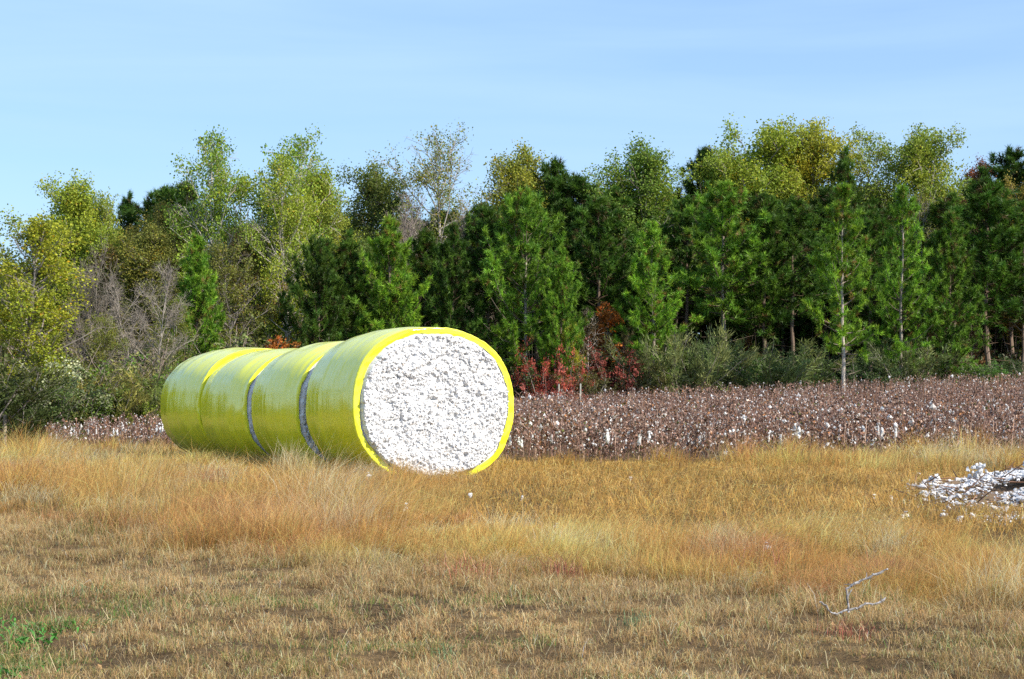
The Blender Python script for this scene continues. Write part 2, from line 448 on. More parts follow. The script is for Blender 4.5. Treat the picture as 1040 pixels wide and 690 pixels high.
def build_trampled():
    mb = MB()
    n = 190000
    x, y = frustum_pts(n, 19, 37.5, .33)
    fz = flat_zone(x, y)
    keep = (fz > .12) & (R.random(n) < fz * np.clip((fbm(x * 1.1, y * 1.6, 151) - .32) * 3.6, .08, 1)) & ~in_bales(x, y)
    x, y = x[keep], y[keep]; m = len(x)
    h = R.uniform(.12, .42, m)
    az = (fbm(x * .7, y * .7, 161) - .5) * 9 + R.normal(0, 1.1, m)
    lean = np.clip(R.normal(.91, .10, m), .3, .985)
    ct = pick([(.80, .47, .12, 4), (.92, .61, .22, 2), (.56, .31, .09, 2), (.26, .15, .07, 1.4), (.44, .36, .13, .6)], m)
    blades(mb, x, y, h, az, lean, R.uniform(.004, .009, m), ct * .7, ct)
    # short upright stubble
    x, y = frustum_pts(40000, 19, 37.5, .33)
    keep = (flat_zone(x, y) > .2) & (fbm(x * 1.1, y * 1.1, 171) > .47) & ~in_bales(x, y)
    x, y = x[keep], y[keep]; m = len(x)
    ct = pick([(.52, .32, .09, 3), (.36, .22, .08, 2), (.34, .32, .10, 1.2)], m)
    blades(mb, x, y, R.uniform(.08, .26, m), R.uniform(0, 6.28, m), np.clip(R.normal(.5, .2, m), 0, .9), R.uniform(.006, .011, m), ct * .8, ct)
    me = mb.mesh('trampled_grass', [M_GRASS])
    tag(obj('trampled_grass', me), 'flattened orange brown straw lying between the open bale and the spilled cotton', 'grass', kind='stuff')
build_trampled()

# ------------------------------------------------------------------ cotton bales
def superell(th, n=2.2):
    c, s = np.cos(th), np.sin(th)
    return np.sign(c) * np.abs(c) ** (2 / n), np.sign(s) * np.abs(s) ** (2 / n)

def make_bale(t, length, hw, hh, shoulder, label, seed, lip=.085, hero=False, back=.05):
    """local frame: +y runs along the axis away from the open face, x across, z up, origin on the ground"""
    fr = BALE_FR + BALE_AX * t
    mid = fr + BALE_AX * length / 2
    z0 = gz(*mid) - .05
    rot = math.atan2(-BALE_AX[0], BALE_AX[1])
    root = empty('cotton_bale', (fr[0], fr[1], z0), rot)
    tag(root, label, 'cotton bale', 'wrapped cotton bales standing end to end')
    rng = np.random.default_rng(seed)
    nth = 220
    th = np.linspace(-math.pi / 2, 1.5 * math.pi, nth + 1)
    ex, ez = superell(th, 2.25)
    # profile: (axial position, scale)
    prof = []
    for s in np.linspace(0, 1, 7): prof.append((.005 + .0 * s, 1 - lip - shoulder + (lip - .02) * s, 0))
    for a in np.linspace(0, math.pi / 2, 7)[1:]: prof.append((.005 + .05 * (1 - math.cos(a)), 1 - shoulder - .02 + .02 * math.sin(a), 0))
    body = np.linspace(.07, length - .07, 60)
    for s in body:
        e = min(s, length - s)
        k = 1 - (shoulder if s < length / 2 else back) * (1 - sstep(.0, .80, e))
        prof.append((s, float(k), 1))
    for a in np.linspace(math.pi / 2, 0, 7)[:-1]: prof.append((length - .005 - .05 * (1 - math.cos(a)), 1 - back - .02 + .02 * math.sin(a), 0))
    for s in np.linspace(1, 0, 7): prof.append((length - .005, 1 - lip - back + (lip - .02) * s, 0))
    prof = np.array(prof)
    T = prof[:, 0][:, None] + 0 * th[None]; K = prof[:, 1][:, None] + 0 * th[None]
    TH = th[None] + 0 * T
    # gentle unevenness of the packed lint under the film, creases at the rim
    dn = (fbm(T * 1.6 + seed, TH * 1.5, 200 + seed) - .5) * .03 + (fbm(T * 7 + seed, TH * 1.1, 230 + seed) - .5) * .010
    rim = (prof[:, 2] == 0)[:, None]
    wr = np.sin(TH * 57 + 3 * fbm(TH * 3, T * 0, 5) * 6) * .002 + (fbm(TH * 9, T * 12, 250 + seed) - .5) * .014
    dn = dn + np.where(rim, wr * .8, 0)
    lipn = (fbm(TH * 5, TH * 0 + seed, 260) - .5) * .035
    first = np.zeros(len(prof)); first[:4] = np.linspace(1, 0, 4)
    K = K + dn + lipn * first[:, None]
    bul = np.where(rim, -(fbm(TH * 6, K * 20, 270 + seed) - .3) * .03 * np.where(T < 1, 1, -1), 0)
    X = ex[None] * hw * K; Z = np.maximum(ez[None] * hh * K, -hh * .955) + hh * .96
    Y = T + bul
    V = np.stack([X, Y, Z], -1).reshape(-1, 3)
    col = np.stack([T, TH, 0 * T], -1).reshape(-1, 3)
    r, c = len(prof), nth + 1
    i = (np.arange(r - 1)[:, None] * c + np.arange(nth)[None]).ravel()
    me = mesh_np('plastic_wrap', V, [np.stack([i, i + c, i + c + 1, i + 1], 1)], col, True, [M_WRAP])
    obj('plastic_wrap', me, root)
    # cotton ends
    for end in (0, 1):
        st = .0085 if (hero and end == 0) else (.02 if end == 0 else .06)
        gx = np.arange(-hw, hw + st, st); gzz = np.arange(-hh, hh + st, st)
        GX, GZ = np.meshgrid(gx, gzz)
        rad = (np.abs(GX / hw) ** 2.25 + np.abs(GZ / hh) ** 2.25) ** (1 / 2.25)
        lim = 1 - (shoulder if end == 0 else back) - .022
        ok = (rad < lim) & (GZ > -hh * .955)
        D = np.zeros_like(GX)
        jj, ii = np.nonzero(ok)
        for j, q in zip(jj, ii):
            p = Vector((GX[j, q] + seed * 3.1, GZ[j, q] * 1.15, seed * 1.7 + end))
            wv = mnoise.noise_vector(p * 7) * .035 + mnoise.noise_vector(p * 18) * .012
            a = mnoise.voronoi((p + wv) * 11)[0][0]
            d = (.62 - a) * .036
            if st < .03:
                b = mnoise.voronoi((p + wv * 1.6) * 23)[0][0]
                d += (.6 - b) * .030 + mnoise.noise(p * 60) * .006
            d += mnoise.noise(p * 2.3) * .05 + mnoise.noise(p * 5) * .025
            d -= max(0, mnoise.noise(p * 13 + Vector((9, 4, 2))) - .22) * .13
            D[j, q] = d
        inner = 1 - (shoulder if end == 0 else back) - lip
        edge = 1 - sstep(inner - .035, inner + .012, rad + (fbm(GX * 9, GZ * 9, 77 + seed) - .5) * .03)
        D = .035 + (D + .035) * (.25 + .75 * edge) - .035 * (1 - edge)
        if end == 0: YY = .0 - D * edge + .03 * (1 - edge)
        else: YY = length - .012 + D * edge - .035 * (1 - edge)
        idx = -np.ones(GX.shape, int); idx[ok] = np.arange(ok.sum())
        VV = np.stack([GX[ok], YY[ok], GZ[ok] + hh * .96], 1)
        q = np.stack([idx[:-1, :-1], idx[:-1, 1:], idx[1:, 1:], idx[1:, :-1]], -1).reshape(-1, 4)
        q = q[(q >= 0).all(1)]
        if end == 0:
            ml = MB(); inn = np.nonzero(edge[ok] > .9)[0]; k = inn[R.integers(0, len(inn), 7000 if hero else 2600)]
            lumps(ml, VV[k] + R.normal(0, .006, (len(k), 3)) + [0, .002, 0], R.uniform(.006, .017, len(k)), 1, pick([(.77, .77, .77, 6), (.74, .73, .71, 1), (.42, .35, .28, .15)], len(k), .05), .35, 1.0)
            obj('lint_tufts', ml.mesh('lint_tufts', [M_LINT]), root)['kind'] = 'stuff'
        if end == 1: q = q[:, ::-1]
        o = obj('cotton_face', mesh_np('cotton_face', VV, [q], None, True, [M_COTTON]), root)
    return root

make_bale(0, 2.17, 1.39, 1.24, .010, 'yellow wrapped round cotton bale whose whole white open face shows', 1, .082, True, back=.05)
make_bale(2.60, 2.24, 1.385, 1.17, .050, 'yellow wrapped cotton bale directly behind the open faced bale', 2, .04)
make_bale(5.2, 2.44, 1.38, 1.12, .050, 'yellow wrapped cotton bale third in the row, pressed against the end bale', 3, .04, back=.045)
make_bale(7.735, 2.50, 1.38, 1.13, .040, 'yellow wrapped cotton bale at the far end of the row', 4, .075)

# ------------------------------------------------------------------ cotton field
def cotton_plants(ms, ml, x, y, nb, nburr, nboll, hh):
    """stalks, side shoots, dry burrs into ms; bolls into ml"""
    n = len(x); z = ground_z(x, y)
    B = np.stack([x, y, z], 1)
    top = B + np.stack([R.normal(0, .07, n), R.normal(0, .07, n), hh], 1)
    brown = [(.19, .11, .085, 3), (.25, .15, .115, 2.5), (.13, .085, .068, 1.6), (.42, .29, .22, 1.2), (.30, .14, .06, .8)]
    segs(ms, B, top, .009, .004, 3, pick(brown, n))
    t = R.uniform(.15, .97, (n, nb)); az = R.uniform(0, 6.28, (n, nb))
    P = B[:, None] + (top - B)[:, None] * t[..., None]
    L = hh[:, None] * R.uniform(.18, .42, (n, nb)) * (1.15 - .55 * t)
    el = R.uniform(.35, 1.05, (n, nb))
    D = np.stack([np.cos(az) * np.cos(el), np.sin(az) * np.cos(el), np.sin(el)], -1)
    Q = P + D * L[..., None]
    segs(ms, P.reshape(-1, 3), Q.reshape(-1, 3), .005, .0025, 3, pick(brown, n * nb))
    k = R.integers(0, nb, (n, nburr)); s = R.uniform(.35, 1.05, (n, nburr))
    ar = np.arange(n)[:, None]
    BP = (P[ar, k] + (Q[ar, k] - P[ar, k]) * s[..., None]).reshape(-1, 3) + R.normal(0, .012, (n * nburr, 3))
    leaves(ms, BP, R.uniform(.035, .085, n * nburr), pick(brown + [(.36, .25, .19, .8), (.10, .11, .03, .35)], n * nburr, .3), .7)
    k = R.integers(0, nb, (n, nboll)); s = R.uniform(.5, 1.05, (n, nboll))
    keep = (R.random((n, nboll)) < .06 + 1.05 * fbm(x * .25, y * .25, 301)[:, None] ** 1.3 * (1 - .45 * sstep(40, 58, y))[:, None]).ravel()
    LP = (P[ar, k] + (Q[ar, k] - P[ar, k]) * s[..., None]).reshape(-1, 3)[keep]
    if len(LP):
        big = R.random(len(LP)) < .03
        sz = np.where(big, R.uniform(.035, .06, len(LP)), R.uniform(.010, .022, len(LP)))
        octa(ml, LP, sz, pick([(.78, .76, .74, 3), (.62, .57, .52, 1.5)], len(LP), .06))

OV = np.array([[1, 0, 0], [-1, 0, 0], [0, 1, 0], [0, -1, 0], [0, 0, 1], [0, 0, -1]], float)
OF = np.array([[0, 2, 4], [2, 1, 4], [1, 3, 4], [3, 0, 4], [2, 0, 5], [1, 2, 5], [3, 1, 5], [0, 3, 5]])
def octa(mb, P, s, col):
    n = len(P)
    V = OV[None] * R.uniform(.6, 1.5, (n, 6, 1)) * s[:, None, None]
    V[:, :, 2] *= 1.3
    V = V + R.normal(0, .15, V.shape) * s[:, None, None] + P[:, None]
    mb.add(V.reshape(-1, 3), [((np.arange(n) * 6)[:, None, None] + OF[None]).reshape(-1, 3)], np.repeat(col, 6, 0))

def build_field():
    ms, ml = MB(), MB()
    row = .9
    for (y0, y1, sp, nb, nburr, nboll) in ((36, 48, .13, 10, 22, 7), (48, 62, .15, 8, 16, 6), (62, 96, .17, 6, 12, 5)):
        # rows run obliquely, beside the bale row
        n = int((.33 * (y0 + y1) + 2) * (y1 - y0) / (row * sp) * .85)
        x, y = frustum_pts(n, y0, y1, .31, 1)
        u = x * BALE_AX[1] - y * BALE_AX[0]
        uu = np.round(u / row) * row + R.normal(0, .10, n)
        x = x + (uu - u) * BALE_AX[1]; y = y - (uu - u) * BALE_AX[0]
        keep = (y > field_front(x) + .9) & (y < edge_wood(x) - 3.5) & ((x > -15.5) | (y > 100)) & ~in_bales(x, y, .6)
        x, y = x[keep], y[keep]
        hh = R.uniform(.62, .98, len(x)) * (.9 + .2 * fbm(x * .3, y * .3, 311))
        cotton_plants(ms, ml, x, y, nb, nburr, nboll, hh)
    root = empty('cotton_field_plants', (0, 0, 0))
    tag(root, 'picked brown cotton plants with scraps of white lint filling the field before the wood', 'cotton crop', kind='stuff')
    obj('stalks', ms.mesh('stalks', [M_STALK]), root)['kind'] = 'stuff'
    obj('lint_scraps', ml.mesh('lint_scraps', [M_LINT]), root)['kind'] = 'stuff'
build_field()

def build_front_plants():
    """the plants along the edge of the field, each a thing of its own"""
    protos = []
    for k in range(8):
        ms, ml = MB(), MB()
        zz = gz(0, 0)
        cotton_plants(ms, ml, np.array([0.]), np.array([0.]), 12, 26, 9, np.array([.8]))
        hangs = k % 8 == 0
        nl = 2 if hangs else k % 2
        P = np.stack([R.normal(0, .12, nl), R.normal(0, .12, nl), R.uniform(.2, .72, nl) + zz], 1)
        if nl: lumps(ml, P, R.uniform(.022, .042, nl), 1, (.82, .81, .79), .3, 1.0)
        if hangs:   # lint strings hanging down
            P2 = np.repeat(P[:2], 3, 0) - np.array([0, 0, 1]) * np.tile([.05, .1, .15], 2)[:, None]
            lumps(ml, P2, R.uniform(.022, .04, 6), 1, (.82, .81, .79), .3, 1.6)
        a, b = ms.mesh('stalk', [M_STALK]), ml.mesh('lint', [M_LINT])
        for me in (a, b):
            co = np.empty(len(me.vertices) * 3, np.float32); me.vertices.foreach_get('co', co); co = co.reshape(-1, 3); co[:, 2] -= zz
            me.vertices.foreach_set('co', co.ravel())
        protos.append((a, b))
    n = 0
    while n < 240:
        x = random.uniform(-14.5, 11.5)
        if -6 < x < .0 and random.random() < .75: continue
        if x < -6 and random.random() < .45: continue
        y = float(field_front(np.array(x))) + random.uniform(-.2, 2.4)
        if bool(in_bales(np.array(x), np.array(y), .6)): continue
        if x > 5 and random.random() < .3: continue
        a, b = protos[random.randrange(8)]
        s = random.uniform(.75, 1.15)
        r = empty('cotton_plant', (x, y, gz(x, y)), random.uniform(0, 6.28), (s, s, s))
        tag(r, 'brown picked cotton plant holding tufts of white lint along the grass edge of the field', 'cotton plant', 'cotton plants along the edge of the field')
        obj('stalk', a, r); obj('lint', b, r)
        n += 1
build_front_plants()

# ------------------------------------------------------------------ trees: prototypes at 10 m height
def norm(*mbs):
    """bring a prototype to 10 m, leaving out the last stray leaves"""
    z = np.concatenate([v[:, 2] for m in mbs for v in m.v]); k = 10 / np.sort(z)[-max(1, len(z) // 700)]
    for m in mbs: m.v = [v * k for v in m.v]

def pine_mesh(seed, base=.2, width=.19, dens=1.0, top_round=.3, layered=0, up=1.0):
    global R
    R0, R = R, np.random.default_rng(seed)
    H = 10.0
    tr, cr = MB(), MB()
    n = 14
    zt = np.linspace(0, H * .985, n); px = np.cumsum(R.normal(0, .05, n)) * .6; py = np.cumsum(R.normal(0, .05, n)) * .6
    px -= px[0]; py -= py[0]
    Pt = np.stack([px, py, zt], 1); rt = .10 * (1 - zt / H) ** .8 + .012
    segs(tr, Pt[:-1], Pt[1:], rt[:-1], rt[1:], 8, np.array([1., 1, 1]) * R.uniform(.8, 1.15, (n - 1, 1)))
    def trunk_at(z): return np.array([np.interp(z, zt, px), np.interp(z, zt, py), z])
    z = H * base
    TP, TD, TC = [], [], []
    while z < H * .99:
        f = (z / H - base) / (1 - base)
        prof = (min(1, (f + .16) / .34)) ** .8 * (1 - f ** (1.5 + top_round)) + .05
        m = R.integers(3, 7)
        a0 = R.uniform(0, 6.28)
        shade = R.uniform(.8, 1.15)
        for k in range(m):
            if R.random() < .10: continue
            az = a0 + k * 6.283 / m + R.normal(0, .3)
            Lb = H * width * prof * R.uniform(.5, 1.3)
            el = (-.12 + 1.15 * f * up) + R.normal(0, .13)
            p = trunk_at(z); dirv = np.array([math.cos(az) * math.cos(el), math.sin(az) * math.cos(el), math.sin(el)])
            nsg = max(2, int(Lb / .4)); pts = [p]
            dv = dirv.copy()
            for q in range(nsg):
                dv = dv + np.array([0, 0, .16 * up]) + R.normal(0, .06, 3); dv /= np.linalg.norm(dv)
                pts.append(pts[-1] + dv * Lb / nsg)
            pts = np.array(pts); rr = np.linspace(.032, .008, len(pts)) * (1.2 - .6 * f)
            segs(tr, pts[:-1], pts[1:], rr[:-1], rr[1:], 4, (.45, .43, .40))
            bc = shade * R.uniform(.8, 1.2)
            # branchlets, crowded towards the end of the branch, tufts turned up
            nb = max(4, int(Lb * 6.4 * dens))
            for q in range(nb):
                s = 1 - .85 * R.random() ** 1.3 if q else 1.0
                ii = min(int(s * nsg), nsg - 1); bp = pts[ii] + (pts[ii + 1] - pts[ii]) * (s * nsg - ii)
                sd = dv * .75 + R.normal(0, .55, 3) + np.array([0, 0, .45]); sd /= np.linalg.norm(sd)
                l2 = R.uniform(.12, .42) * (1.25 - .5 * f)
                e = bp + sd * l2
                segs(tr, bp[None], e[None], .008, .005, 3, (.7, .66, .6))
                tc_ = bc * R.uniform(.7, 1.35)
                for w in range(1 + int(l2 > .2)):
                    TP.append(e - sd * .17 * w); TD.append(sd); TC.append(tc_)
        z += R.uniform(.20, .36) * (1 + layered * .9) * (1.1 - .35 * f)
    for q in range(R.integers(6, 13)):
        zz = H * R.uniform(base * .45, base + .06); az = R.uniform(0, 6.28); L_ = R.uniform(.3, 1.3)
        p = trunk_at(zz); e = p + np.array([math.cos(az), math.sin(az), R.uniform(-.15, .35)]) * L_
        segs(tr, p[None], e[None], .02, .006, 4, (.6, .56, .5))
        e2 = p + (e - p) * .6; segs(tr, e2[None], (e2 + R.normal(0, .22, 3))[None], .008, .004, 3, (.6, .56, .5))
    # leader
    for q in range(6): TP.append(trunk_at(H * (.95 + .01 * q))); TD.append(np.array([0, 0, 1.])); TC.append(1.1)
    TP, TD, TC = np.array(TP), np.array(TD), np.array(TC)
    nn = 30
    D = TD[:, None] * .75 + R.normal(0, .52, (len(TP), nn, 3)); P = TP[:, None] + TD[:, None] * R.uniform(-.14, .06, (len(TP), nn, 1))
    hue = R.uniform(0, 1, (len(TP), 1, 1)) ** 1.2
    c = np.array([.088, .195, .022]) * (1 - hue) + np.array([.18, .28, .025]) * hue
    c = c * TC[:, None, None] * np.exp(R.normal(0, .2, (len(TP), nn, 1)))
    rr_ = np.hypot(TP[:, 0], TP[:, 1])[:, None, None]
    dead = (R.random((len(TP), 1, 1)) < np.where(rr_ < .7, .14, .03))
    c = np.where(dead, np.array([.19, .125, .04]), c)
    strokes(cr, P.reshape(-1, 3), D.reshape(-1, 3), R.uniform(.17, .31, len(TP) * nn), R.uniform(.024, .042, len(TP) * nn), c.reshape(-1, 3))
    norm(tr, cr)
    a = tr.mesh('pine_trunk', [M_BARK]), cr.mesh('pine_crown', [M_NEEDLE])
    R = R0
    return a

def broad_mesh(seed, base=.35, spread=.22, nl=34, leaf=9, lsize=.16, ntr=1, upright=.9, keep=.85, drop=0., lean=.0, r0=.11, twig=1.0, lowtwig=False):
    """forked trunk, limbs, twigs and leaves"""
    global R
    R0, R = R, np.random.default_rng(seed)
    H = 10.0
    tr, cr = MB(), MB()
    LP, LC = [], []
    for t in range(ntr):
        a = R.uniform(0, 6.28); off = np.array([math.cos(a), math.sin(a), 0]) * (.0 if ntr == 1 else R.uniform(.2, .9))
        h = H * (1 if t == 0 else R.uniform(.78, .98))
        n = 12; zt = np.linspace(0, h * .97, n)
        wob = np.cumsum(R.normal(0, .10, (n, 2)), 0) * np.linspace(0, 1, n)[:, None]
        fan = np.outer(np.linspace(0, 1, n) ** 1.3, off[:2] * (.45 if ntr > 1 else 0))
        Pt = np.column_stack([off[0] + wob[:, 0] + fan[:, 0], off[1] + wob[:, 1] + fan[:, 1], zt])
        rt = r0 * (1 - zt / h) ** .75 + .012
        segs(tr, Pt[:-1], Pt[1:], rt[:-1], rt[1:], 7, np.array([1., 1, 1]) * R.uniform(.75, 1.15, (n - 1, 1)))
        for k in range(nl // ntr):
            f = (k + R.uniform(0, 1)) / (nl // ntr)
            z = h * (base + (.97 - base) * f)
            p = np.array([np.interp(z, zt, Pt[:, 0]), np.interp(z, zt, Pt[:, 1]), z])
            az = k * 2.4 + R.normal(0, .5)
            prof = math.sin(math.pi * min(1, (.16 + .80 * f))) ** .7 + .12
            Lb = H * spread * prof * R.uniform(.55, 1.25)
            el = upright * (.45 + .55 * f) + R.normal(0, .15)
            dv = np.array([math.cos(az) * math.cos(el), math.sin(az) * math.cos(el), math.sin(el)])
            pts = [p]
            for q in range(4):
                dv = dv + R.normal(0, .14, 3) + np.array([0, 0, .10]); dv /= np.linalg.norm(dv)
                pts.append(pts[-1] + dv * Lb / 4)
            pts = np.array(pts); rr = np.linspace(.4 * np.interp(z, zt, rt) + .010, .010, 5)
            segs(tr, pts[:-1], pts[1:], rr[:-1], rr[1:], 5, (.95, .95, .95))
            limb_leafy = R.random() < keep
            lc = R.random()
            m = int((4 + Lb * 2.2) * twig)
            for q in range(m):
                s = R.uniform(.25, 1) * 4; ii = min(int(s), 3); bp = pts[ii] + (pts[ii + 1] - pts[ii]) * (s - ii)
                d2 = dv * .6 + R.normal(0, .7, 3) + np.array([0, 0, .25]); d2 /= np.linalg.norm(d2)
                l2 = R.uniform(.35, .95) * min(1, Lb / 1.3)
                mid = bp + d2 * l2 * .5 + R.normal(0, .05, 3); e = bp + d2 * l2 + R.normal(0, .06, 3)
                segs(tr, np.array([bp, mid]), np.array([mid, e]), [.011, .008], [.008, .005], 3, (.85, .82, .8))
                tips = [mid, e]
                for w in range(3):
                    d3 = d2 + R.normal(0, .7, 3); d3 /= np.linalg.norm(d3)
                    g0 = bp + d2 * l2 * R.uniform(.4, 1); g1 = g0 + d3 * R.uniform(.15, .42)
                    segs(tr, g0[None], g1[None], .005, .0035, 3, (.8, .76, .74)); tips.append(g1)
                if limb_leafy:
                    for g in tips: LP.append(g); LC.append((lc, f))
    if LP and leaf:
        LP = np.array(LP); LC = np.array(LC)
        k = R.random(len(LP)) > drop
        LP, LC = LP[k], LC[k]
        P = (LP[:, None] + R.normal(0, .15, (len(LP), leaf, 3))).reshape(-1, 3)
        lc = np.repeat(LC[:, 0], leaf)[:, None]
        n = len(P)
        c = np.exp(R.normal(0, .22, (n, 1))) * (np.array([.85, .95, 1.0]) * (1 - lc) + np.array([1.2, 1.1, .8]) * lc)
        odd = R.random((n, 1)) < .03
        c = np.where(odd, c * np.array([1.5, .9, .6]), c)
        leaves(cr, P, R.uniform(.65, 1.25, n) * lsize, c, .75)
    norm(tr, cr)
    a = (tr.mesh('broad_trunk', [M_BARK]), cr.mesh('broad_crown', [M_LEAF]) if cr.n else None)
    R = R0
    return a

def shrub_mesh(seed, style='leafy', H=2.5, W=1.5, nst=26, leaf=26, size=.09):
    """many stems from the ground, leaves along them; style 'leafy', 'fine', 'twiggy', 'plume'"""
    global R
    R0, R = R, np.random.default_rng(seed)
    st, cr = MB(), MB()
    for k in range(nst):
        a = R.uniform(0, 6.28); rb = W * .45 * math.sqrt(R.random())
        p = np.array([math.cos(a) * rb, math.sin(a) * rb, 0]); tilt = R.uniform(.0, .45) + rb * .25
        d = np.array([math.cos(a) * tilt, math.sin(a) * tilt, 1.]); d /= np.linalg.norm(d)
        L = H * R.uniform(.55, 1.08); pts = [p]
        for q in range(5):
            d = d + R.normal(0, .13, 3); d /= np.linalg.norm(d); pts.append(pts[-1] + d * L / 5)
        pts = np.array(pts); rr = np.linspace(.018, .005, 6)
        segs(st, pts[:-1], pts[1:], rr[:-1], rr[1:], 3, np.array([1., 1, 1]) * R.uniform(.7, 1.2))
        cs = R.uniform(.7, 1.3); hue = R.random()
        nb = 9 if style != 'twiggy' else 14
        for q in range(nb):
            s = R.uniform(.10, 1) * 5; ii = min(int(s), 4); bp = pts[ii] + (pts[ii + 1] - pts[ii]) * (s - ii)
            d2 = d * (.9 if style == 'fine' else .5) + R.normal(0, .6, 3) + np.array([0, 0, .3]); d2 /= np.linalg.norm(d2)
            e = bp + d2 * R.uniform(.15, .5) * H / 2.5
            segs(st, bp[None], e[None], .006, .003, 3, (.85, .85, .85))
            if style == 'twiggy' and R.random() < .55: continue
            m = leaf
            tt = R.uniform(.1, 1.1, (m, 1)); P = bp + (e - bp) * tt + R.normal(0, .07 * H / 2.5, (m, 3))
            c = np.exp(R.normal(0, .25, (m, 1))) * cs * (np.array([.9, 1., 1.]) * (1 - hue) + np.array([1.15, 1., .8]) * hue)
            if style == 'fine': strokes(cr, P, d2 + R.normal(0, .35, (m, 3)), R.uniform(.7, 1.4, m) * size * 1.7, size * .3, c)
            else: leaves(cr, P, R.uniform(.6, 1.3, m) * size, c, .6)
        if style == 'plume':
            P = pts[-1] + R.normal(0, .10, (30, 3)); leaves(cr, P, R.uniform(.05, .09, 30), np.full((30, 3), 1.0) * np.array([4.2, 3.3, 4.5]) * R.uniform(.7, 1.1), .8)
    a = st.mesh('shrub_stem', [M_BARK]), cr.mesh('shrub_crown', [M_LEAF])
    R = R0
    return a

PINES = {
    'full': [pine_mesh(11, .12, .23, top_round=.7), pine_mesh(12, .15, .22, top_round=.9), pine_mesh(13, .12, .24, top_round=1.0)],
    'tall': [pine_mesh(21, .40, .19, 1.05, 1.2), pine_mesh(22, .44, .185, 1.0, 1.4), pine_mesh(23, .34, .20, 1.1, 1.1)],
    'broad': [pine_mesh(31, .22, .29, .95, 1.0, .1)],
    'layer': [pine_mesh(41, .18, .20, 1.0, .6, .6), pine_mesh(42, .24, .20, 1.0, .6, .5)],
}
BROADS = {
    'gum': [broad_mesh(51, .28, .205, 52, 22, .10, keep=.92), broad_mesh(52, .32, .225, 54, 22, .10, keep=.9), broad_mesh(53, .26, .20, 50, 22, .10, keep=.9)],
    'pale': [broad_mesh(61, .26, .20, 66, 15, .095, 3, keep=.82, r0=.07, drop=.1), broad_mesh(62, .28, .19, 58, 15, .095, 2, keep=.82, r0=.075, drop=.1)],
    'thin': [broad_mesh(71, .32, .22, 40, 9, .085, keep=.62, drop=.3, r0=.10, twig=1.3)],
    'low': [broad_mesh(81, .14, .25, 50, 13, .115, keep=.8, drop=.2), broad_mesh(82, .2, .24, 44, 13, .115, keep=.8, drop=.2)],
    'sap': [broad_mesh(84, .15, .24, 20, 4, .34, keep=.8, drop=.35, r0=.05), broad_mesh(85, .2, .2, 16, 4, .36, keep=.8, drop=.4, r0=.05)],
    'bare': [broad_mesh(91, .14, .24, 52, 0, .1, 2, upright=1.2, r0=.045, twig=3.2), broad_mesh(92, .10, .26, 56, 0, .1, 3, upright=1.25, r0=.04, twig=3.2)],
    'slim': [broad_mesh(95, .35, .14, 26, 5, .16, keep=.7, drop=.2, r0=.06)],
}
SHRUBS = {
    'leafy': [shrub_mesh(101, 'leafy'), shrub_mesh(102, 'leafy', nst=30), shrub_mesh(103, 'leafy', 2.5, 1.9, 34)],
    'fine': [shrub_mesh(111, 'fine', 2.5, 1.6, 44, 30, .10), shrub_mesh(112, 'fine', 2.5, 1.9, 50, 22, .10)],
    'twiggy': [shrub_mesh(121, 'twiggy', 2.5, 1.6, 34, 10, .08)],
    'plume': [shrub_mesh(131, 'plume', 2.5, 1.5, 30, 22, .08)],
}

def put(name, pair, parts, x, y, h, hproto, wide, label, cat, group=None, crown_c=(1, 1, 1), bark_c=(.3, .24, .18), rz=None, seed=None):
    s = h / hproto
    r = empty(name, (x, y, gz(x, y) - .05), random.uniform(0, 6.28) if rz is None else rz, (s * wide, s * wide, s))
    tag(r, label, cat, group)
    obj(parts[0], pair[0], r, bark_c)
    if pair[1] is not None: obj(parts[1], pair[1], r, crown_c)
    return r

def height_for(px, top, d):
    x = wx(px, d)
    return x, (HY - top) * d / F + CAM_Z - gz(x, d)

PB = (.22, .16, .12)   # pine bark
LT = (.48, .44, .37)   # pale bark
GR = (.30, .26, .23)   # grey bark

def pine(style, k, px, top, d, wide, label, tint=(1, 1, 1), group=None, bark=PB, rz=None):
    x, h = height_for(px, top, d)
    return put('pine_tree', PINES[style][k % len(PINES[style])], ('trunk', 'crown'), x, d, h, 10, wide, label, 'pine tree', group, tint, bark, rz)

def broad(style, k, px, top, d, wide, label, tint, bark=LT, name='broadleaf_tree', group=None, rz=None):
    x, h = height_for(px, top, d)
    return put(name, BROADS[style][k % len(BROADS[style])], ('trunk', 'crown'), x, d, h, 10, wide, label, 'tree', group, tint, bark, rz)

YG = (.30, .37, .045); YEL = (.34, .37, .035); OLV = (.18, .27, .04); GRN = (.15, .24, .035); YGD = (.29, .34, .05)
BRN = (.20, .10, .05); ORG = (.42, .15, .03)

# ---- tall broadleaf trees showing against the sky
broad('low', 0, 22, 216, 66, 1.25, 'yellow and orange leaved tree at the end of the wood beside the weathered fence post', YEL, GR)
broad('gum', 0, 74, 180, 84, 1.0, 'yellow green tree rising over the grey bare thicket, apart from the other tall crowns', YG, GR)
broad('gum', 2, 103, 196, 86, .75, 'thin yellowish tree next to the small dark spire pine', YGD, GR)
broad('gum', 1, 166, 206, 84, .9, 'brownish olive tree between the small spire pine and the tall pale stemmed trees', (.24, .22, .05), GR)
broad('pale', 0, 238, 136, 83, .85, 'tall green tree with several pale slender trunks, highest above the bale row', (.23, .33, .04), (.55, .5, .42))
broad('pale', 1, 270, 135, 84, .95, 'tall green pale trunked tree twinned with the highest one above the bale row', (.22, .33, .04), (.55, .5, .42))
broad('pale', 0, 300, 160, 82, .85, 'yellow leaved pale trunked tree leaning out of the tall pair above the bales', YG, (.5, .45, .38), rz=2)
broad('gum', 0, 326, 168, 86, .85, 'yellow green tree with the lower crown just behind the pale trunked trees', YGD, GR)
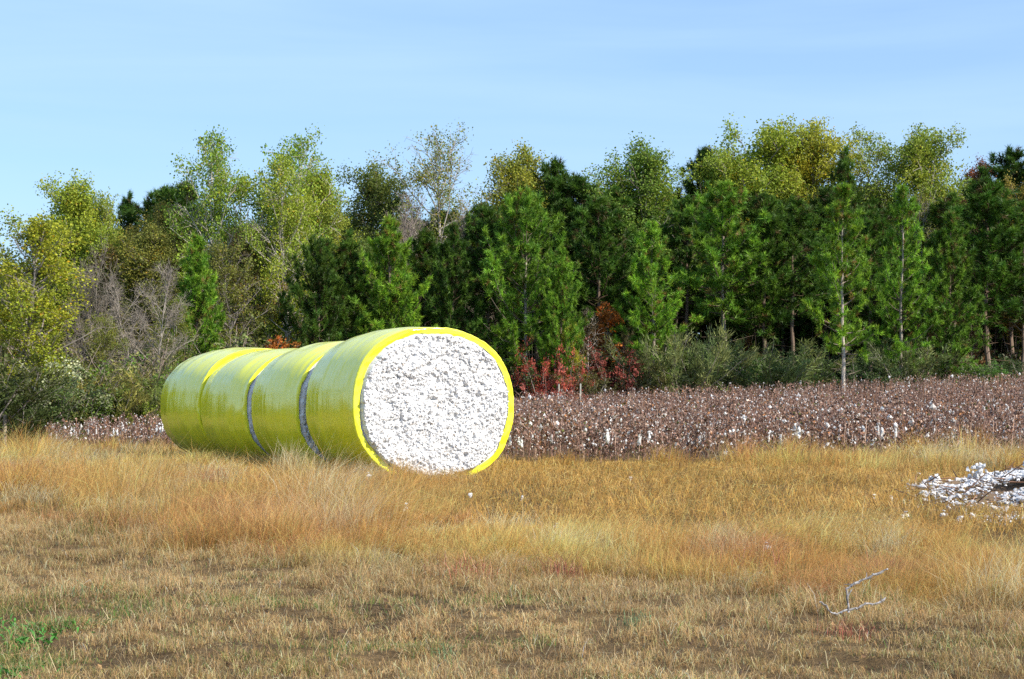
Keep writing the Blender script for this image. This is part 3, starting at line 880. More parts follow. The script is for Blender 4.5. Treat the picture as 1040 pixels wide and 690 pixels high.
broad('gum', 2, 376, 166, 90, .95, 'dark olive tree standing alone over the bright pine above the open faced bale', (.15, .19, .04), GR)
broad('thin', 0, 446, 127, 88, 1.05, 'thin leaved tree with bare white branches sticking far above the pines', (.24, .26, .045), (.42, .38, .34))
broad('bare', 0, 428, 188, 86, .8, 'bare grey branched tree below the thin white branched tree', OLV, (.32, .27, .24), 'bare_tree')
broad('bare', 1, 478, 200, 86, .8, 'bare purplish twigged tree between the thin white branched tree and the big wide pine', OLV, (.30, .25, .22), 'bare_tree')
broad('gum', 1, 521, 149, 92, 1.0, 'round crowned yellow olive tree just above the big wide pine', (.29, .31, .045), GR)
broad('gum', 0, 548, 176, 93, .7, 'small olive crown beside the round yellow olive one above the wide pine', OLV, GR)
broad('gum', 1, 650, 142, 92, 1.1, 'pointed olive green broadleaf crown alone above the unbroken dark pines', OLV, GR)
broad('gum', 2, 738, 152, 94, .8, 'yellow green crown at the low shoulder of the broad yellow crowns', YG, GR)
broad('gum', 0, 768, 124, 95, 1.1, 'large yellow green tree, broadest of the crowns above the dark pines', YG, GR)
broad('gum', 1, 797, 140, 96, .8, 'yellow tree filling the gap between the two highest yellow crowns', (.44, .40, .045), GR)
broad('gum', 2, 826, 122, 95, .95, 'yellow green tree with the highest crown of the wood, next to a spire pine', (.36, .37, .045), GR)
broad('pale', 1, 902, 128, 94, 1.0, 'green leaved tree with see through crown beyond the spire pine', (.24, .30, .045), LT)
broad('gum', 2, 946, 130, 94, 1.0, 'green tree with bright yellow green lower leaves next to the see through crown', (.27, .33, .045), LT)
broad('thin', 0, 934, 190, 92, .8, 'pale twiggy tree under the two green crowns near the reddish tree', (.25, .26, .05), (.38, .34, .3))
broad('gum', 1, 990, 163, 96, .7, 'reddish brown leaved tree near the lone dark pine on the skyline', (.22, .085, .045), GR)
broad('gum', 0, 1040, 178, 92, .8, 'yellowish brown tree under the lone dark skyline pine', (.34, .26, .05), GR)

# ---- pines one can tell apart; tints paint sunlit fronts and shaded rows behind
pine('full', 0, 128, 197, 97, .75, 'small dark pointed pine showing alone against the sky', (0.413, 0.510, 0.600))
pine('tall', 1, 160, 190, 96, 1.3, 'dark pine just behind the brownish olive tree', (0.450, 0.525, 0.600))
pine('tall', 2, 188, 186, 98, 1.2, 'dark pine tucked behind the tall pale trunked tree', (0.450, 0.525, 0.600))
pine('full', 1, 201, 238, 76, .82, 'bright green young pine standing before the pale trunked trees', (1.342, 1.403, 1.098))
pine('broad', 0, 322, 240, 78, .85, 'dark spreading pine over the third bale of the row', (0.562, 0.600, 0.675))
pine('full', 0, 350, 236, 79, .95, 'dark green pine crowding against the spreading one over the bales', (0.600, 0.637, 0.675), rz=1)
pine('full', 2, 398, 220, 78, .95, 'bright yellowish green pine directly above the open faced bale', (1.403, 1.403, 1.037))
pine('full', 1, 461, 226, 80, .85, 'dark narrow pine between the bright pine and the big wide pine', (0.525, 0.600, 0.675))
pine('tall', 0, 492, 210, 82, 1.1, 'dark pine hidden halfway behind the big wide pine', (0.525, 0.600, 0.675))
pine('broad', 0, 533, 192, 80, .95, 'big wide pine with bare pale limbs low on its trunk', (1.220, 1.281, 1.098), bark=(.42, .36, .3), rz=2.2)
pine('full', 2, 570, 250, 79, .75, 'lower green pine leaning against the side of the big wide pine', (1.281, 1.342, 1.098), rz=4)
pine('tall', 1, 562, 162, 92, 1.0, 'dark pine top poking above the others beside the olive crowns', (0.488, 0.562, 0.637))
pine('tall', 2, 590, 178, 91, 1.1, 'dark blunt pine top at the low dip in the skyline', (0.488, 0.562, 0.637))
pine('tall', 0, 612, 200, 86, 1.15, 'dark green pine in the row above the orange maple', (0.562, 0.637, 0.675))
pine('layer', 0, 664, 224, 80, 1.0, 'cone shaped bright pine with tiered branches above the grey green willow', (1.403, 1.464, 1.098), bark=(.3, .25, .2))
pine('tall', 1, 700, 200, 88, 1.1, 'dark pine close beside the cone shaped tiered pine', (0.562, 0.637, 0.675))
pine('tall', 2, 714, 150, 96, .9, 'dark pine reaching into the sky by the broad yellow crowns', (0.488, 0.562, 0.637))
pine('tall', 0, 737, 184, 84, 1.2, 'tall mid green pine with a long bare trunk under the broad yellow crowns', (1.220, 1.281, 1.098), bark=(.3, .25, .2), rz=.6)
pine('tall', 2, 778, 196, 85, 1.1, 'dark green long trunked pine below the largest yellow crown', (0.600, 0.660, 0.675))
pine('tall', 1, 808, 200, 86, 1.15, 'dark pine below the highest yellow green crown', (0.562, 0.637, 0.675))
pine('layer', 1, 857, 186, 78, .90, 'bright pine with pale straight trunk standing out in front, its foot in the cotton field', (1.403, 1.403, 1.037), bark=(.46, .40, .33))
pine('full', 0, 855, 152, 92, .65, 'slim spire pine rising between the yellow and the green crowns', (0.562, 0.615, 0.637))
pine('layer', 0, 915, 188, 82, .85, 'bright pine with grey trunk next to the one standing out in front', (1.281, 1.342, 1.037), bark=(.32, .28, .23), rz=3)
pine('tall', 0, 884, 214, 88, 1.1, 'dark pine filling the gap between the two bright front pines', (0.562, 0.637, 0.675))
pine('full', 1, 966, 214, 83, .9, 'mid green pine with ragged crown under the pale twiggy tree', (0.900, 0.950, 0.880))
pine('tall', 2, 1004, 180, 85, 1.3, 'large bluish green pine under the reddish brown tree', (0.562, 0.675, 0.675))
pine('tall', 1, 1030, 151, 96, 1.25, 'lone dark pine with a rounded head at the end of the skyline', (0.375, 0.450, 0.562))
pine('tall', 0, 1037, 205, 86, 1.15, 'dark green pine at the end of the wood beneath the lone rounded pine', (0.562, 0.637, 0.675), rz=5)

# ---- rows deeper in the wood, which nothing tells apart
def deep_pines():
    n = 0
    tries = 0
    pts = []
    while n < 125 and tries < 6000:
        tries += 1
        d = random.uniform(84, 120); px = random.uniform(395, 1130)
        if d < edge_wood(np.array(wx(px, d))) + 1: continue
        x = wx(px, d)
        if any((x - a) ** 2 + (d - b) ** 2 < 3.0 for a, b in pts): continue
        pts.append((x, d))
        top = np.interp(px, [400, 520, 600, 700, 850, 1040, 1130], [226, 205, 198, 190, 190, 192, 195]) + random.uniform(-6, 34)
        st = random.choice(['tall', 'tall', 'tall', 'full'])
        t = random.uniform(.38, .6)  # darker tint paints in the shade between and behind the front pines
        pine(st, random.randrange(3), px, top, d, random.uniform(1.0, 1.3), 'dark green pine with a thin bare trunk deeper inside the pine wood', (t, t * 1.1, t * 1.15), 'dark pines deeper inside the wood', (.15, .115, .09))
        n += 1
    n = 0; tries = 0
    while n < 40 and tries < 4000:
        tries += 1
        d = random.uniform(76, 112); px = random.uniform(-120, 400)
        x = wx(px, d)
        if d < edge_wood(np.array(x)) + 4: continue
        if any((x - a) ** 2 + (d - b) ** 2 < 5.0 for a, b in pts): continue
        pts.append((x, d))
        top = np.interp(px, [-120, 0, 110, 200, 400], [250, 262, 240, 215, 215]) + random.uniform(0, 50)
        broad(random.choice(['gum', 'low', 'pale']), random.randrange(3), px, top, d, random.uniform(1, 1.3), 'dull olive leaved tree deeper inside the mixed wood behind the bales',
              random.choice([(.17, .22, .04), (.22, .23, .05), (.14, .20, .04), (.26, .20, .07), (.24, .26, .05)]), GR, group='olive trees deeper inside the mixed wood')
        n += 1
    # beyond the frame on both sides, so that the wood goes on
    for k in range(26):
        px = random.choice([random.uniform(-420, -20), random.uniform(1060, 1400)])
        d0 = float(edge_wood(np.array(wx(px, 80)))) + random.uniform(1, 14)
        if px < 0: broad('gum', k, px, random.uniform(215, 290), max(d0, 50), 1.2, 'dull olive leaved tree deeper inside the mixed wood behind the bales', YGD, GR, group='olive trees deeper inside the mixed wood')
        else: pine('tall', k, px, random.uniform(170, 215), d0, 1.2, 'dark green pine with a thin bare trunk deeper inside the pine wood', (.75, .85, .9), 'dark pines deeper inside the wood')
deep_pines()

# ---- small trees and bushes along the wood edge
def shrub(style, k, px, top, d, wide, label, tint, bark=GR, name='shrub', group=None, cat='shrub'):
    x, h = height_for(px, top, d)
    return put(name, SHRUBS[style][k % len(SHRUBS[style])], ('stem', 'crown'), x, d, h, 2.5, wide, label, cat, group, tint, bark)

broad('bare', 0, 150, 262, 71, 1.05, 'pale grey leafless tree with fine twigs above the green bushes before the bales', OLV, (.36, .32, .27), 'bare_tree')
broad('bare', 1, 88, 246, 79, .95, 'grey bare thicket tree under the yellow green crown', OLV, (.26, .23, .19), 'bare_tree')
broad('low', 1, 100, 318, 68, 1.0, 'olive leaved small tree among the leafless ones', (.20, .22, .04), GR)
broad('low', 0, 172, 300, 74, .8, 'dull green small tree behind the pale grey leafless tree', (.18, .22, .04), GR)
broad('slim', 0, 598, 312, 80, 1.0, 'slender pale stemmed bare topped sapling between red bush and orange maple', (.12, .09, .05), (.62, .56, .5))
broad('low', 1, 582, 328, 79, .95, 'yellow leaved small tree beside the red bush', YEL, GR)
broad('sap', 0, 612, 306, 81, 1.15, 'orange topped maple sapling behind the dark red bush', ORG, GR)
broad('low', 1, 640, 335, 82, .8, 'brown green small tree behind the dark red bush and willow', (.12, .11, .04), GR)
broad('sap', 0, 278, 340, 76, 1.1, 'small orange brown sapling over the top of the bale row', ORG, GR)
broad('sap', 1, 300, 346, 77, 1.1, 'tiny orange leaved sapling beside the orange brown one over the bales', (.40, .17, .04), GR)
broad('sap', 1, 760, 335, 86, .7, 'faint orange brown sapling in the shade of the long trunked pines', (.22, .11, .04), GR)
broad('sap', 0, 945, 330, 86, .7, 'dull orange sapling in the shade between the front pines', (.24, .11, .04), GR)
broad('sap', 1, 990, 325, 87, .8, 'brownish leaved sapling under the large bluish pine', (.20, .11, .05), GR)

shrub('leafy', 2, 558, 346, 79, .75, 'bright red leaved bush at the edge of the wood beside the open bale', (.46, .11, .08))
shrub('leafy', 1, 566, 378, 78, 1.1, 'low pinkish red bush at the feet of the bright red one', (.46, .13, .10))
shrub('leafy', 0, 626, 344, 80, .85, 'dark red bush next to the grey green willow', (.36, .10, .08))
shrub('leafy', 1, 604, 372, 79, 1.3, 'low dark green and orange bush between the two red bushes', (.13, .12, .04))
shrub('leafy', 2, 644, 368, 80, 1.3, 'brown green bush below the dark red one', (.13, .11, .04))
shrub('fine', 0, 682, 334, 80, 1.05, 'large grey green willow bush under the cone shaped pine', (0.195, 0.234, 0.091))
shrub('fine', 1, 715, 342, 81, .95, 'grey green feathery willow bush merging into the larger one', (0.182, 0.234, 0.078))
shrub('fine', 0, 655, 348, 81, 1.0, 'small grey green willow bush beside the dark red bush', (0.156, 0.195, 0.078))
shrub('leafy', 0, 738, 354, 82, 1.4, 'green leafy bush between the willows', (0.091, 0.169, 0.039))
shrub('fine', 1, 782, 350, 82, 1.5, 'wide low grey green willow bush apart from the larger two', (0.182, 0.234, 0.078))
shrub('leafy', 1, 815, 358, 82, 1.4, 'dark green bush beside the foot of the pale trunked front pine', (0.078, 0.130, 0.039))
shrub('fine', 0, 915, 342, 83, 1.2, 'grey green willow bush below the grey trunked bright pine', (0.169, 0.221, 0.085))
shrub('leafy', 2, 880, 362, 82, 1.5, 'dark green bush between the two bright front pines', (0.078, 0.130, 0.039))
shrub('leafy', 0, 955, 365, 84, 1.7, 'dark leafy bush below the ragged crowned pine', (0.078, 0.117, 0.039))
shrub('leafy', 1, 1000, 366, 85, 1.9, 'bright green low bush on the field edge under the large bluish pine', (0.130, 0.260, 0.052))
shrub('leafy', 2, 1042, 362, 86, 1.6, 'dark green bush at the end of the field under the lone rounded pine', (0.078, 0.130, 0.039))
shrub('leafy', 0, 530, 362, 80, 1.4, 'dark green bush just behind the top of the open faced bale', (0.091, 0.130, 0.039))
# the mixed brush at the other end
shrub('plume', 0, 44, 372, 65, 1.2, 'silvery green bush with pale fluffy seed heads', (0.175, 0.228, 0.098))
shrub('leafy', 0, 14, 382, 64.5, 1.3, 'dark leafy bush beside the weathered fence post', (0.123, 0.175, 0.042))
shrub('leafy', 1, 78, 372, 66.5, 1.2, 'dark green bush next to the silvery seed headed bush', (0.105, 0.158, 0.035))
shrub('fine', 0, 100, 378, 67, 1.4, 'olive brown feathery bush above the strip of cotton by the bales', (0.245, 0.245, 0.070))
shrub('leafy', 2, 128, 372, 68, 1.4, 'mid green bush among the olive brown feathery bushes', (0.158, 0.263, 0.042))
shrub('fine', 1, 148, 376, 68.5, 1.3, 'olive feathery bush close to the end bale', (0.228, 0.263, 0.070))
shrub('leafy', 1, 168, 372, 71, 1.4, 'bright green viny bush showing over the end bale', (0.158, 0.333, 0.042))
shrub('leafy', 0, 150, 395, 67, .9, 'low yellow green bush by the cotton strip', (0.263, 0.350, 0.042))
shrub('leafy', 2, 205, 350, 76, 1.3, 'dark green bush behind the end bale', (0.105, 0.158, 0.042))
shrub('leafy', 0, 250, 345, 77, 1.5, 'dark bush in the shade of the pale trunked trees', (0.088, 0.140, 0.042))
shrub('twiggy', 0, 70, 345, 68, 1.5, 'tall twiggy half bare bush above the silvery one', (0.228, 0.228, 0.070), (.34, .28, .22))
shrub('twiggy', 0, 118, 340, 70, 1.5, 'tall twiggy brown bush in front of the leafless trees', (0.210, 0.193, 0.070), (.36, .27, .22))
shrub('twiggy', 0, 20, 345, 67, 1.4, 'twiggy brown bush under the yellow and orange tree', (0.245, 0.228, 0.070), (.33, .27, .22))
shrub('twiggy', 0, 185, 330, 76, 1.4, 'twiggy dark bush beneath the bright young pine', (0.175, 0.193, 0.056), (.3, .24, .2))
for k in range(14):
    px = -20 - k * 26
    x = wx(px, 60); d = float(edge_wood(np.array(x))) - 1
    shrub(['leafy', 'fine'][k % 2], k, px, 375 - (k % 3) * 12, max(d, 46), 1.5, 'dull green bush along the wood beyond the weathered post', (.09, .12, .035), group='bushes along the wood beyond the post')

def undergrowth():
    """low leaves and dead twigs on the floor of the wood"""
    mb = MB()
    n = 230000
    y = R.uniform(64, 124, n); x = R.uniform(-1, 1, n) * (y * .36 + 2)
    e = y - edge_wood(x)
    dn = fbm(x * .35, y * .35, 401)
    hmax = np.where(x < -6, 2.2, 1.6) * (.4 + 1.2 * dn) + 5.2 * sstep(9, 26, e)
    z = hmax * R.random(n) ** .8
    keep = (e > -.5) & (dn > .25)
    x, y, z = x[keep], y[keep], z[keep]; m = len(x)
    P = np.stack([x, y, ground_z(x, y) + z], 1)
    c = pick([(.05, .075, .02, 4), (.08, .085, .03, 3), (.12, .08, .04, 2.2), (.20, .09, .03, .8), (.07, .11, .03, 1.5)], m, .25)
    leaves(mb, P, R.uniform(.10, .30, m) * (1 + .6 * (y > 95)), c, .7)
    # dead stems
    k = 5000
    y = R.uniform(66, 118, k); x = R.uniform(-1, 1, k) * (y * .34 + 2); ok = (y - edge_wood(x)) > 0; x, y = x[ok], y[ok]
    B = np.stack([x, y, ground_z(x, y)], 1)
    segs(mb, B, B + np.stack([R.normal(0, .4, len(x)), R.normal(0, .4, len(x)), R.uniform(1, 4, len(x))], 1), .014, .006, 3, pick([(.16, .12, .10, 1), (.22, .17, .14, 1)], len(x)))
    tag(obj('undergrowth', mb.mesh('undergrowth', [M_WEED])), 'dark leafy undergrowth and dead stems on the floor of the wood', 'undergrowth', kind='stuff')
undergrowth()

# ------------------------------------------------------------------ fence posts
def post(px, row_top, d, w, hgt, label, c, lean=.03, name='fence_post'):
    x = wx(px, d)
    mb = MB()
    pts = np.array([[0, 0, -.2], [lean * .5, 0, hgt * .5], [lean, .01, hgt]])
    segs(mb, pts[:-1], pts[1:], [w, w * .95], [w * .95, w * .9], 8, c)
    a = np.arange(8) / 8 * 6.283
    mb.add(np.concatenate([[pts[2] + [0, 0, .012]], pts[2] + np.stack([np.cos(a), np.sin(a), 0 * a], 1) * w * .9]), [np.array([[0, 1 + k, 1 + (k + 1) % 8] for k in range(8)])], c)
    segs(mb, [[0, -w * 1.0, hgt * .8]], [[.0, -w * 1.2, hgt * .8]], .02, .02, 5, (.2, .2, .2))
    o = obj(name, mb.mesh(name, [M_BARK])); o.location = (x, d, gz(x, d))
    tag(o, label, 'fence post')
post(4, 420, 61, .07, 1.15, 'weathered wooden fence post before the brush at the end of the wood', (.28, .23, .17))
def stake(px, d, label):
    x = wx(px, d); h = (HY - 390) * d / F + CAM_Z - gz(x, d)
    post(px, 390, d, .035, h, label, (.42, .42, .36), .02)
stake(567, 77.5, 'thin grey green stake standing at the feet of the red bush')
stake(589, 77.5, 'thin grey green stake apart from the red bush, nearer the dark red one')

# ------------------------------------------------------------------ spilled cotton pile
def pile():
    cx, cy = 7.9, 25.8
    root = empty('cotton_pile', (cx, cy, gz(cx, cy)))
    tag(root, 'spilled heap of white cotton lint and broken brown stalks on the trampled grass', 'cotton heap')
    def hgt(x, y):
        r = np.sqrt(((x - cx) / 2.6) ** 2 + ((y - cy) / 3.4) ** 2) + (fbm(x * .9, y * .9, 501) - .5) * .55
        return np.maximum(0, 1 - r) ** .8 * .66
    def local(P): return P - np.array([cx, cy, gz(cx, cy)])
    # mound of stalks and soil
    gx, gy = np.meshgrid(np.linspace(cx - 3.6, cx + 3.6, 60), np.linspace(cy - 4.4, cy + 4.4, 70))
    Z = ground_z(gx, gy) - .03 + hgt(gx, gy) * .72 + (fbm(gx * 4, gy * 4, 511) - .5) * .12 * (hgt(gx, gy) > 0)
    V = local(np.stack([gx, gy, Z], -1).reshape(-1, 3)); nx = 60
    i = (np.arange(69)[:, None] * nx + np.arange(59)[None]).ravel()
    obj('mound', mesh_np('mound', V, [np.stack([i, i + 1, i + nx + 1, i + nx], 1)], np.full((len(V), 3), 1) * np.array([.19, .13, .085]), True, [M_STALK]), root)
    n = 60000
    x = cx + R.normal(0, 1.7, n); y = cy + R.normal(0, 1.9, n)
    cl = fbm(x * 1.3, y * 1.3, 521)
    h = hgt(x, y)
    k = (R.random(n) < sstep(.33, .60, cl) * (.25 + 1.9 * h)) & (x > 5.3)
    # a thin tongue of lint running out over the straw
    x2 = R.uniform(4.9, 6.6, 170); y2 = 26.0 + R.normal(0, .42, 170) + (x2 - 5) * .15
    x = np.concatenate([x[k], x2]); y = np.concatenate([y[k], y2]); m = len(x)
    s = np.exp(R.normal(math.log(.017), .45, m)).clip(.008, .045); s[-170:] *= .75
    P = local(np.stack([x, y, ground_z(x, y) + hgt(x, y) * .9 + s * .5 + .02], 1))
    ml = MB(); lumps(ml, P, s, 1, pick([(.76, .75, .75, 4), (.62, .61, .62, 1.4), (.45, .38, .30, .3)], m, .08), .42, .7)
    # a few upright tufts
    for (tx, ty, th) in ((5.85, 28.0, .13), (6.4, 27.8, .16), (6.9, 27.0, .14), (7.3, 27.6, .12)):
        nb = 34
        P = np.stack([tx + R.normal(0, .045, nb), ty + R.normal(0, .05, nb), gz(tx, ty) + float(hgt(np.array(tx), np.array(ty))) + np.linspace(.0, th, nb)], 1)
        lumps(ml, local(P), R.uniform(.014, .036, nb), 1, (.78, .78, .78), .4, 1.2)
    obj('lint', ml.mesh('lint', [M_LINT]), root)['kind'] = 'stuff'
    ms = MB(); n = 380
    x = cx + R.normal(-.3, 1.5, n); y = cy + R.normal(0, 1.7, n); k = (hgt(x, y) > .02) | (R.random(n) < .12); x, y = x[k], y[k]; m = len(x)
    B = np.stack([x, y, ground_z(x, y) + hgt(x, y) * .9 + R.uniform(0, .06, m)], 1); az = R.uniform(0, 6.28, m); el = R.normal(.15, .3, m)
    Q = B + np.stack([np.cos(az) * np.cos(el), np.sin(az) * np.cos(el), np.sin(el)], 1) * R.uniform(.15, .42, (m, 1))
    segs(ms, local(B), local(Q), .009, .005, 4, pick([(.16, .09, .06, 2), (.24, .13, .08, 1), (.10, .065, .05, 1)], m))
    obj('stalks', ms.mesh('stalks', [M_STALK]), root)['kind'] = 'stuff'
pile()

def tufts():
    ms = []
    for k in range(3):
        mb = MB(); lumps(mb, R.normal(0, .022, (5, 3)) + [0, 0, .02], R.uniform(.016, .03, 5), 1, (.82, .81, .79), .3, .8)
        ms.append(mb.mesh('lint_tuft', [M_LINT]))
    # seen lying in the straw
    spots = [(374, 496, 1), (412, 536, 1), (478, 510, .8), (565, 540, .8), (934, 452, 1.8), (640, 492, .8), (778, 576, .9), (700, 470, .7), (737, 468, 1.2), (920, 536, 1.1), (905, 520, .9), (888, 510, .8), (958, 528, 1.1), (530, 505, .7), (975, 536, 1)]
    for i, (px, row, s) in enumerate(spots):
        d = 25.0
        for _ in range(30): d = (CAM_Z - gz(wx(px, d), d)) * F / (row - HY)
        x = wx(px, d)
        h = float(tall_h(np.array([x]), np.array([d]))[0])
        o = obj('lint_tuft', ms[i % 3]); o.location = (x, d, gz(x, d) + .05 + min(h, .25) * .5); o.scale = (s,) * 3; o.rotation_euler = (0, 0, i)
        tag(o, 'stray scrap of white lint caught in the dry straw', 'lint tuft', 'stray scraps of lint in the straw')
tufts()

# ------------------------------------------------------------------ weathered branch
def dead_branch():
    d = 14.45; x = wx(862, d); z = gz(x, d)
    mb = MB()
    u = d / F
    def pt(px, row, dy=0): return np.array([(px - 862) * u, dy, (633 - row) * u + .02])
    lines = [([(862, 634), (861, 622), (860, 612), (868, 607), (880, 601), (890, 597), (900, 592)], .012, .0),
             ([(861, 633), (850, 637), (843, 635), (838, 628), (832, 624)], .010, -.05),
             ([(863, 633), (873, 631), (880, 627), (888, 628), (895, 626), (901, 621)], .011, .06),
             ([(861, 620), (866, 612)], .006, .03)]
    for pts, r, dy in lines:
        P = np.array([pt(a, b, dy * k / len(pts)) for k, (a, b) in enumerate(pts)])
        Q = []
        for a, b in zip(P[:-1], P[1:]):
            for t in (0, .33, .67): Q.append(a + (b - a) * t + R.normal(0, .0025, 3))
        Q.append(P[-1]); Q = np.array(Q); rr = r * R.uniform(.42, .9, len(Q)); rr[-1] *= .5
        segs(mb, Q[:-1], Q[1:], rr[:-1], rr[1:], 6, pick([(.34, .32, .31, 1), (.24, .22, .21, 1)], len(Q) - 1, .2))
        lumps(mb, Q[::2] + R.normal(0, .003, Q[::2].shape), r * R.uniform(.45, 1.0, len(Q[::2])), 1, (.50, .49, .50), .4, 1)
    for k in range(9):      # short broken side twigs
        a, b = [(880, 601), (868, 607), (861, 624), (843, 635), (850, 637), (873, 631), (888, 628), (895, 626), (890, 597)][k]
        p = pt(a, b); q = p + np.array([R.normal(0, .05), R.normal(0, .05), R.uniform(-.02, .07)])
        segs(mb, p[None], q[None], .005, .002, 4, (.26, .23, .21))
    o = obj('dead_branch', mb.mesh('dead_branch', [M_STALK])); o.location = (x, d, z + .06)
    tag(o, 'forked grey white weathered branch sticking out of the dry grass', 'branch')
dead_branch()

# ------------------------------------------------------------------ weeds
def weed(px, row, n, hgt, wid, pal, label, cat, name, broadl=False, spread=.2):
    d = 15.0
    for _ in range(30): d = (CAM_Z - gz(wx(px, d), d)) * F / (row - HY)
    x = wx(px, d)
    mb = MB()
    bx, by = R.normal(0, spread, n), R.normal(0, spread * 1.2, n)
    h = R.uniform(.5, 1.2, n) * hgt
    zz = ground_z(x + bx, d + by) - gz(x, d)
    c = pick(pal, n, .2)
    if broadl:
        az = R.uniform(0, 6.28, n)
        Dv = np.stack([np.cos(az), np.sin(az), R.uniform(.3, 1.2, n)], 1); Dv = unit(Dv)
        w = unit(np.cross(Dv, np.array([0, 0, 1.]))) * (wid * R.uniform(.6, 1.2, n))[:, None]
        B = np.stack([bx, by, zz], 1); M = B + Dv * (h * .55)[:, None]; T = B + Dv * h[:, None] - np.array([0, 0, 1.]) * (h * .25)[:, None]
        V = np.stack([B, M + w, T, M - w], 1).reshape(-1, 3)
        mb.add(V, [np.arange(n * 4).reshape(-1, 4)], np.repeat(c, 4, 0))
    else:
        blades(mb, bx, by, h, R.uniform(0, 6.28, n), np.clip(R.normal(.35, .2, n), 0, .9), np.full(n, wid), c * .8, c, z0=zz)
        k = n
        i = R.integers(0, n, k)
        P = np.stack([bx[i] + R.normal(0, .04, k), by[i] + R.normal(0, .04, k), zz[i] + h[i] * R.uniform(.3, 1, k)], 1)
        leaves(mb, P, R.uniform(.010, .022, k), pick(pal, k, .25), .5)
    o = obj(name, mb.mesh(name, [M_WEED])); o.location = (x, d, gz(x, d))
    tag(o, label, cat)
GW = [(.07, .24, .035, 3), (.10, .30, .05, 2), (.14, .26, .05, 1)]
RW = [(.36, .11, .07, 2), (.32, .13, .08, 2), (.48, .27, .13, 1.6)]
BW = [(.12, .22, .10, 2), (.16, .26, .12, 1), (.3, .26, .12, .6)]
weed(40, 640, 330, .11, .009, GW, 'largest patch of bright green broad leaved weed in the mown grass', 'weed', 'green_weed_plant', True, .2)
weed(26, 657, 90, .11, .015, GW, 'low dark green broad leaved weed just in front of the largest green patch', 'weed', 'green_weed_plant', True, .11)
weed(12, 687, 90, .10, .011, GW, 'green leafy weed cut by the bottom corner of the verge', 'weed', 'green_weed_plant', True, .12)
weed(642, 640, 46, .15, .006, BW, 'upright blue green weed below the tall leaning grass', 'weed', 'green_weed_plant', False, .05)
weed(455, 672, 34, .12, .006, BW, 'small blue green weed low in the mown grass', 'weed', 'green_weed_plant', False, .05)
weed(90, 604, 40, .10, .007, BW, 'dull blue green weed above the bright green weed patch', 'weed', 'green_weed_plant', False, .16)
weed(474, 592, 140, .26, .006, RW, 'red stemmed weed patch at the foot of the uncut grass', 'weed', 'red_weed_plant', False, .16)
weed(573, 590, 92, .24, .006, RW, 'narrow red stemmed weed, second along the uncut grass edge', 'weed', 'red_weed_plant', False, .09)
weed(256, 548, 150, .38, .006, [(.36, .15, .10, 2), (.42, .22, .13, 2), (.3, .1, .08, 1)], 'rusty pink weed clump within the golden grass before the bales', 'weed', 'red_weed_plant', False, .34)
weed(318, 556, 110, .36, .006, [(.40, .20, .13, 2), (.48, .28, .17, 2)], 'paler pink weed clump beside the rusty one before the bales', 'weed', 'red_weed_plant', False, .3)
weed(768, 590, 92, .30, .006, RW, 'red weed within the leaning golden grass near the branch', 'weed', 'red_weed_plant', False, .13)
weed(862, 648, 80, .13, .006, RW, 'red weed under the weathered branch', 'weed', 'red_weed_plant', False, .12)
weed(8, 492, 70, .35, .008, [(.34, .14, .10, 1), (.42, .22, .12, 1)], 'reddish brown weed clump in the grass near the bushes at the end', 'weed', 'red_weed_plant', False, .35)
weed(100, 474, 160, .30, .012, [(.20, .18, .12, 2), (.15, .14, .09, 1)], 'grey brown dead weed clump before the strip of cotton', 'weed', 'dead_weed_plant', False, .45)
weed(412, 515, 190, .30, .006, [(.40, .27, .09, 2), (.26, .25, .07, 1)], 'bushy olive brown grass clump before the open faced bale', 'weed', 'dead_weed_plant', False, .22)

# ------------------------------------------------------------------ light, sky, camera
SUN = Vector((.84, -.54, .0)).normalized(); EL = math.radians(37)
AZ = math.atan2(SUN.x, SUN.y)
sd = bpy.data.lights.new('sun', 'SUN'); sd.energy = 5.0; sd.angle = math.radians(.53); sd.color = (1, .93, .82)
so = bpy.data.objects.new('sun', sd); C.objects.link(so)
dirv = Vector((SUN.x * math.cos(EL), SUN.y * math.cos(EL), math.sin(EL)))
so.rotation_euler = dirv.to_track_quat('Z', 'Y').to_euler(); so.location = (20, -20, 30)

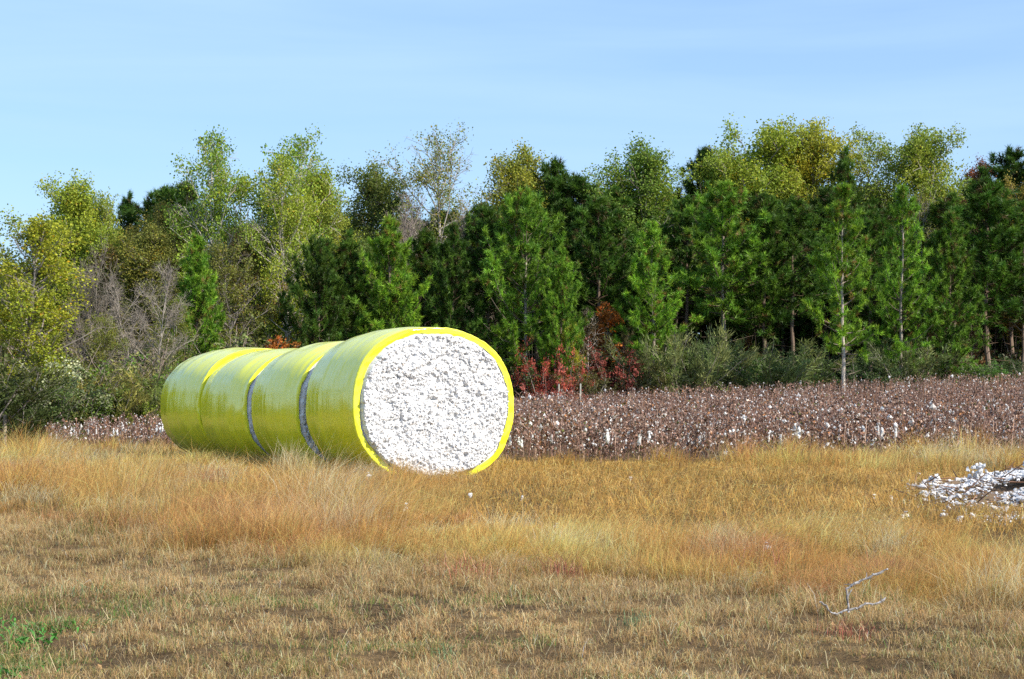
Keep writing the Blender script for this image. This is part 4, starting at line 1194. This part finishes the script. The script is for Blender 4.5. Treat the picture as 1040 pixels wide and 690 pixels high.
W = bpy.data.worlds.new('World'); bpy.context.scene.world = W; W.use_nodes = True
nt = W.node_tree; N, L = nt.nodes, nt.links; N.clear()
sky = N.new('ShaderNodeTexSky'); sky.sky_type = 'NISHITA'; sky.sun_disc = False
sky.sun_elevation = EL; sky.sun_rotation = AZ; sky.air_density = 1.0; sky.dust_density = .3; sky.ozone_density = 3.0
bg = N.new('ShaderNodeBackground'); bg.inputs[1].default_value = .122
wo = N.new('ShaderNodeOutputWorld')
tc = N.new('ShaderNodeTexCoord'); mp = N.new('ShaderNodeMapping'); mp.inputs['Scale'].default_value = (2.2, 2.2, 22); mp.inputs['Rotation'].default_value = (0, math.radians(4), 0)
L.new(tc.outputs['Generated'], mp.inputs[0])
cn = N.new('ShaderNodeTexNoise'); cn.inputs['Scale'].default_value = 1.6; cn.inputs['Detail'].default_value = 5; cn.inputs['Roughness'].default_value = .5; cn.inputs['Distortion'].default_value = .4
L.new(mp.outputs[0], cn.inputs['Vector'])
cr = N.new('ShaderNodeValToRGB'); cr.color_ramp.elements[0].position = .34; cr.color_ramp.elements[0].color = (.34, .34, .34, 1); cr.color_ramp.elements[1].position = .66; cr.color_ramp.elements[1].color = (.62, .62, .62, 1)
L.new(cn.outputs[0], cr.inputs[0])
mx = N.new('ShaderNodeMix'); mx.data_type = 'RGBA'; mx.inputs[7].default_value = (4.6, 5.7, 7.0, 1)
L.new(cr.outputs[0], mx.inputs[0]); L.new(sky.outputs[0], mx.inputs[6]); tn = N.new('ShaderNodeMix'); tn.data_type = 'RGBA'; tn.blend_type = 'MULTIPLY'; tn.inputs[0].default_value = 1; tn.inputs[7].default_value = (.75, .865, 1.0, 1)
L.new(mx.outputs[2], tn.inputs[6]); L.new(tn.outputs[2], bg.inputs[0]); L.new(bg.outputs[0], wo.inputs[0])

cd = bpy.data.cameras.new('camera'); co = bpy.data.objects.new('camera', cd); C.objects.link(co)
cd.sensor_width = 36; cd.sensor_fit = 'HORIZONTAL'; cd.lens = F / 1040 * 36
cd.shift_y = (HY - 345) / 1040
cd.clip_end = 10000; cd.clip_start = .1
co.location = (0, 0, CAM_Z); co.rotation_euler = (math.radians(90), 0, 0)
sc = bpy.context.scene; sc.camera = co
sc.render.engine = 'CYCLES'
sc.view_settings.view_transform = 'Standard'; sc.view_settings.look = 'None'; sc.view_settings.exposure = .50; sc.view_settings.gamma = 1
sc.cycles.max_bounces = 6; sc.cycles.diffuse_bounces = 3; sc.cycles.glossy_bounces = 2; sc.cycles.transmission_bounces = 3
sc.cycles.use_denoising = False
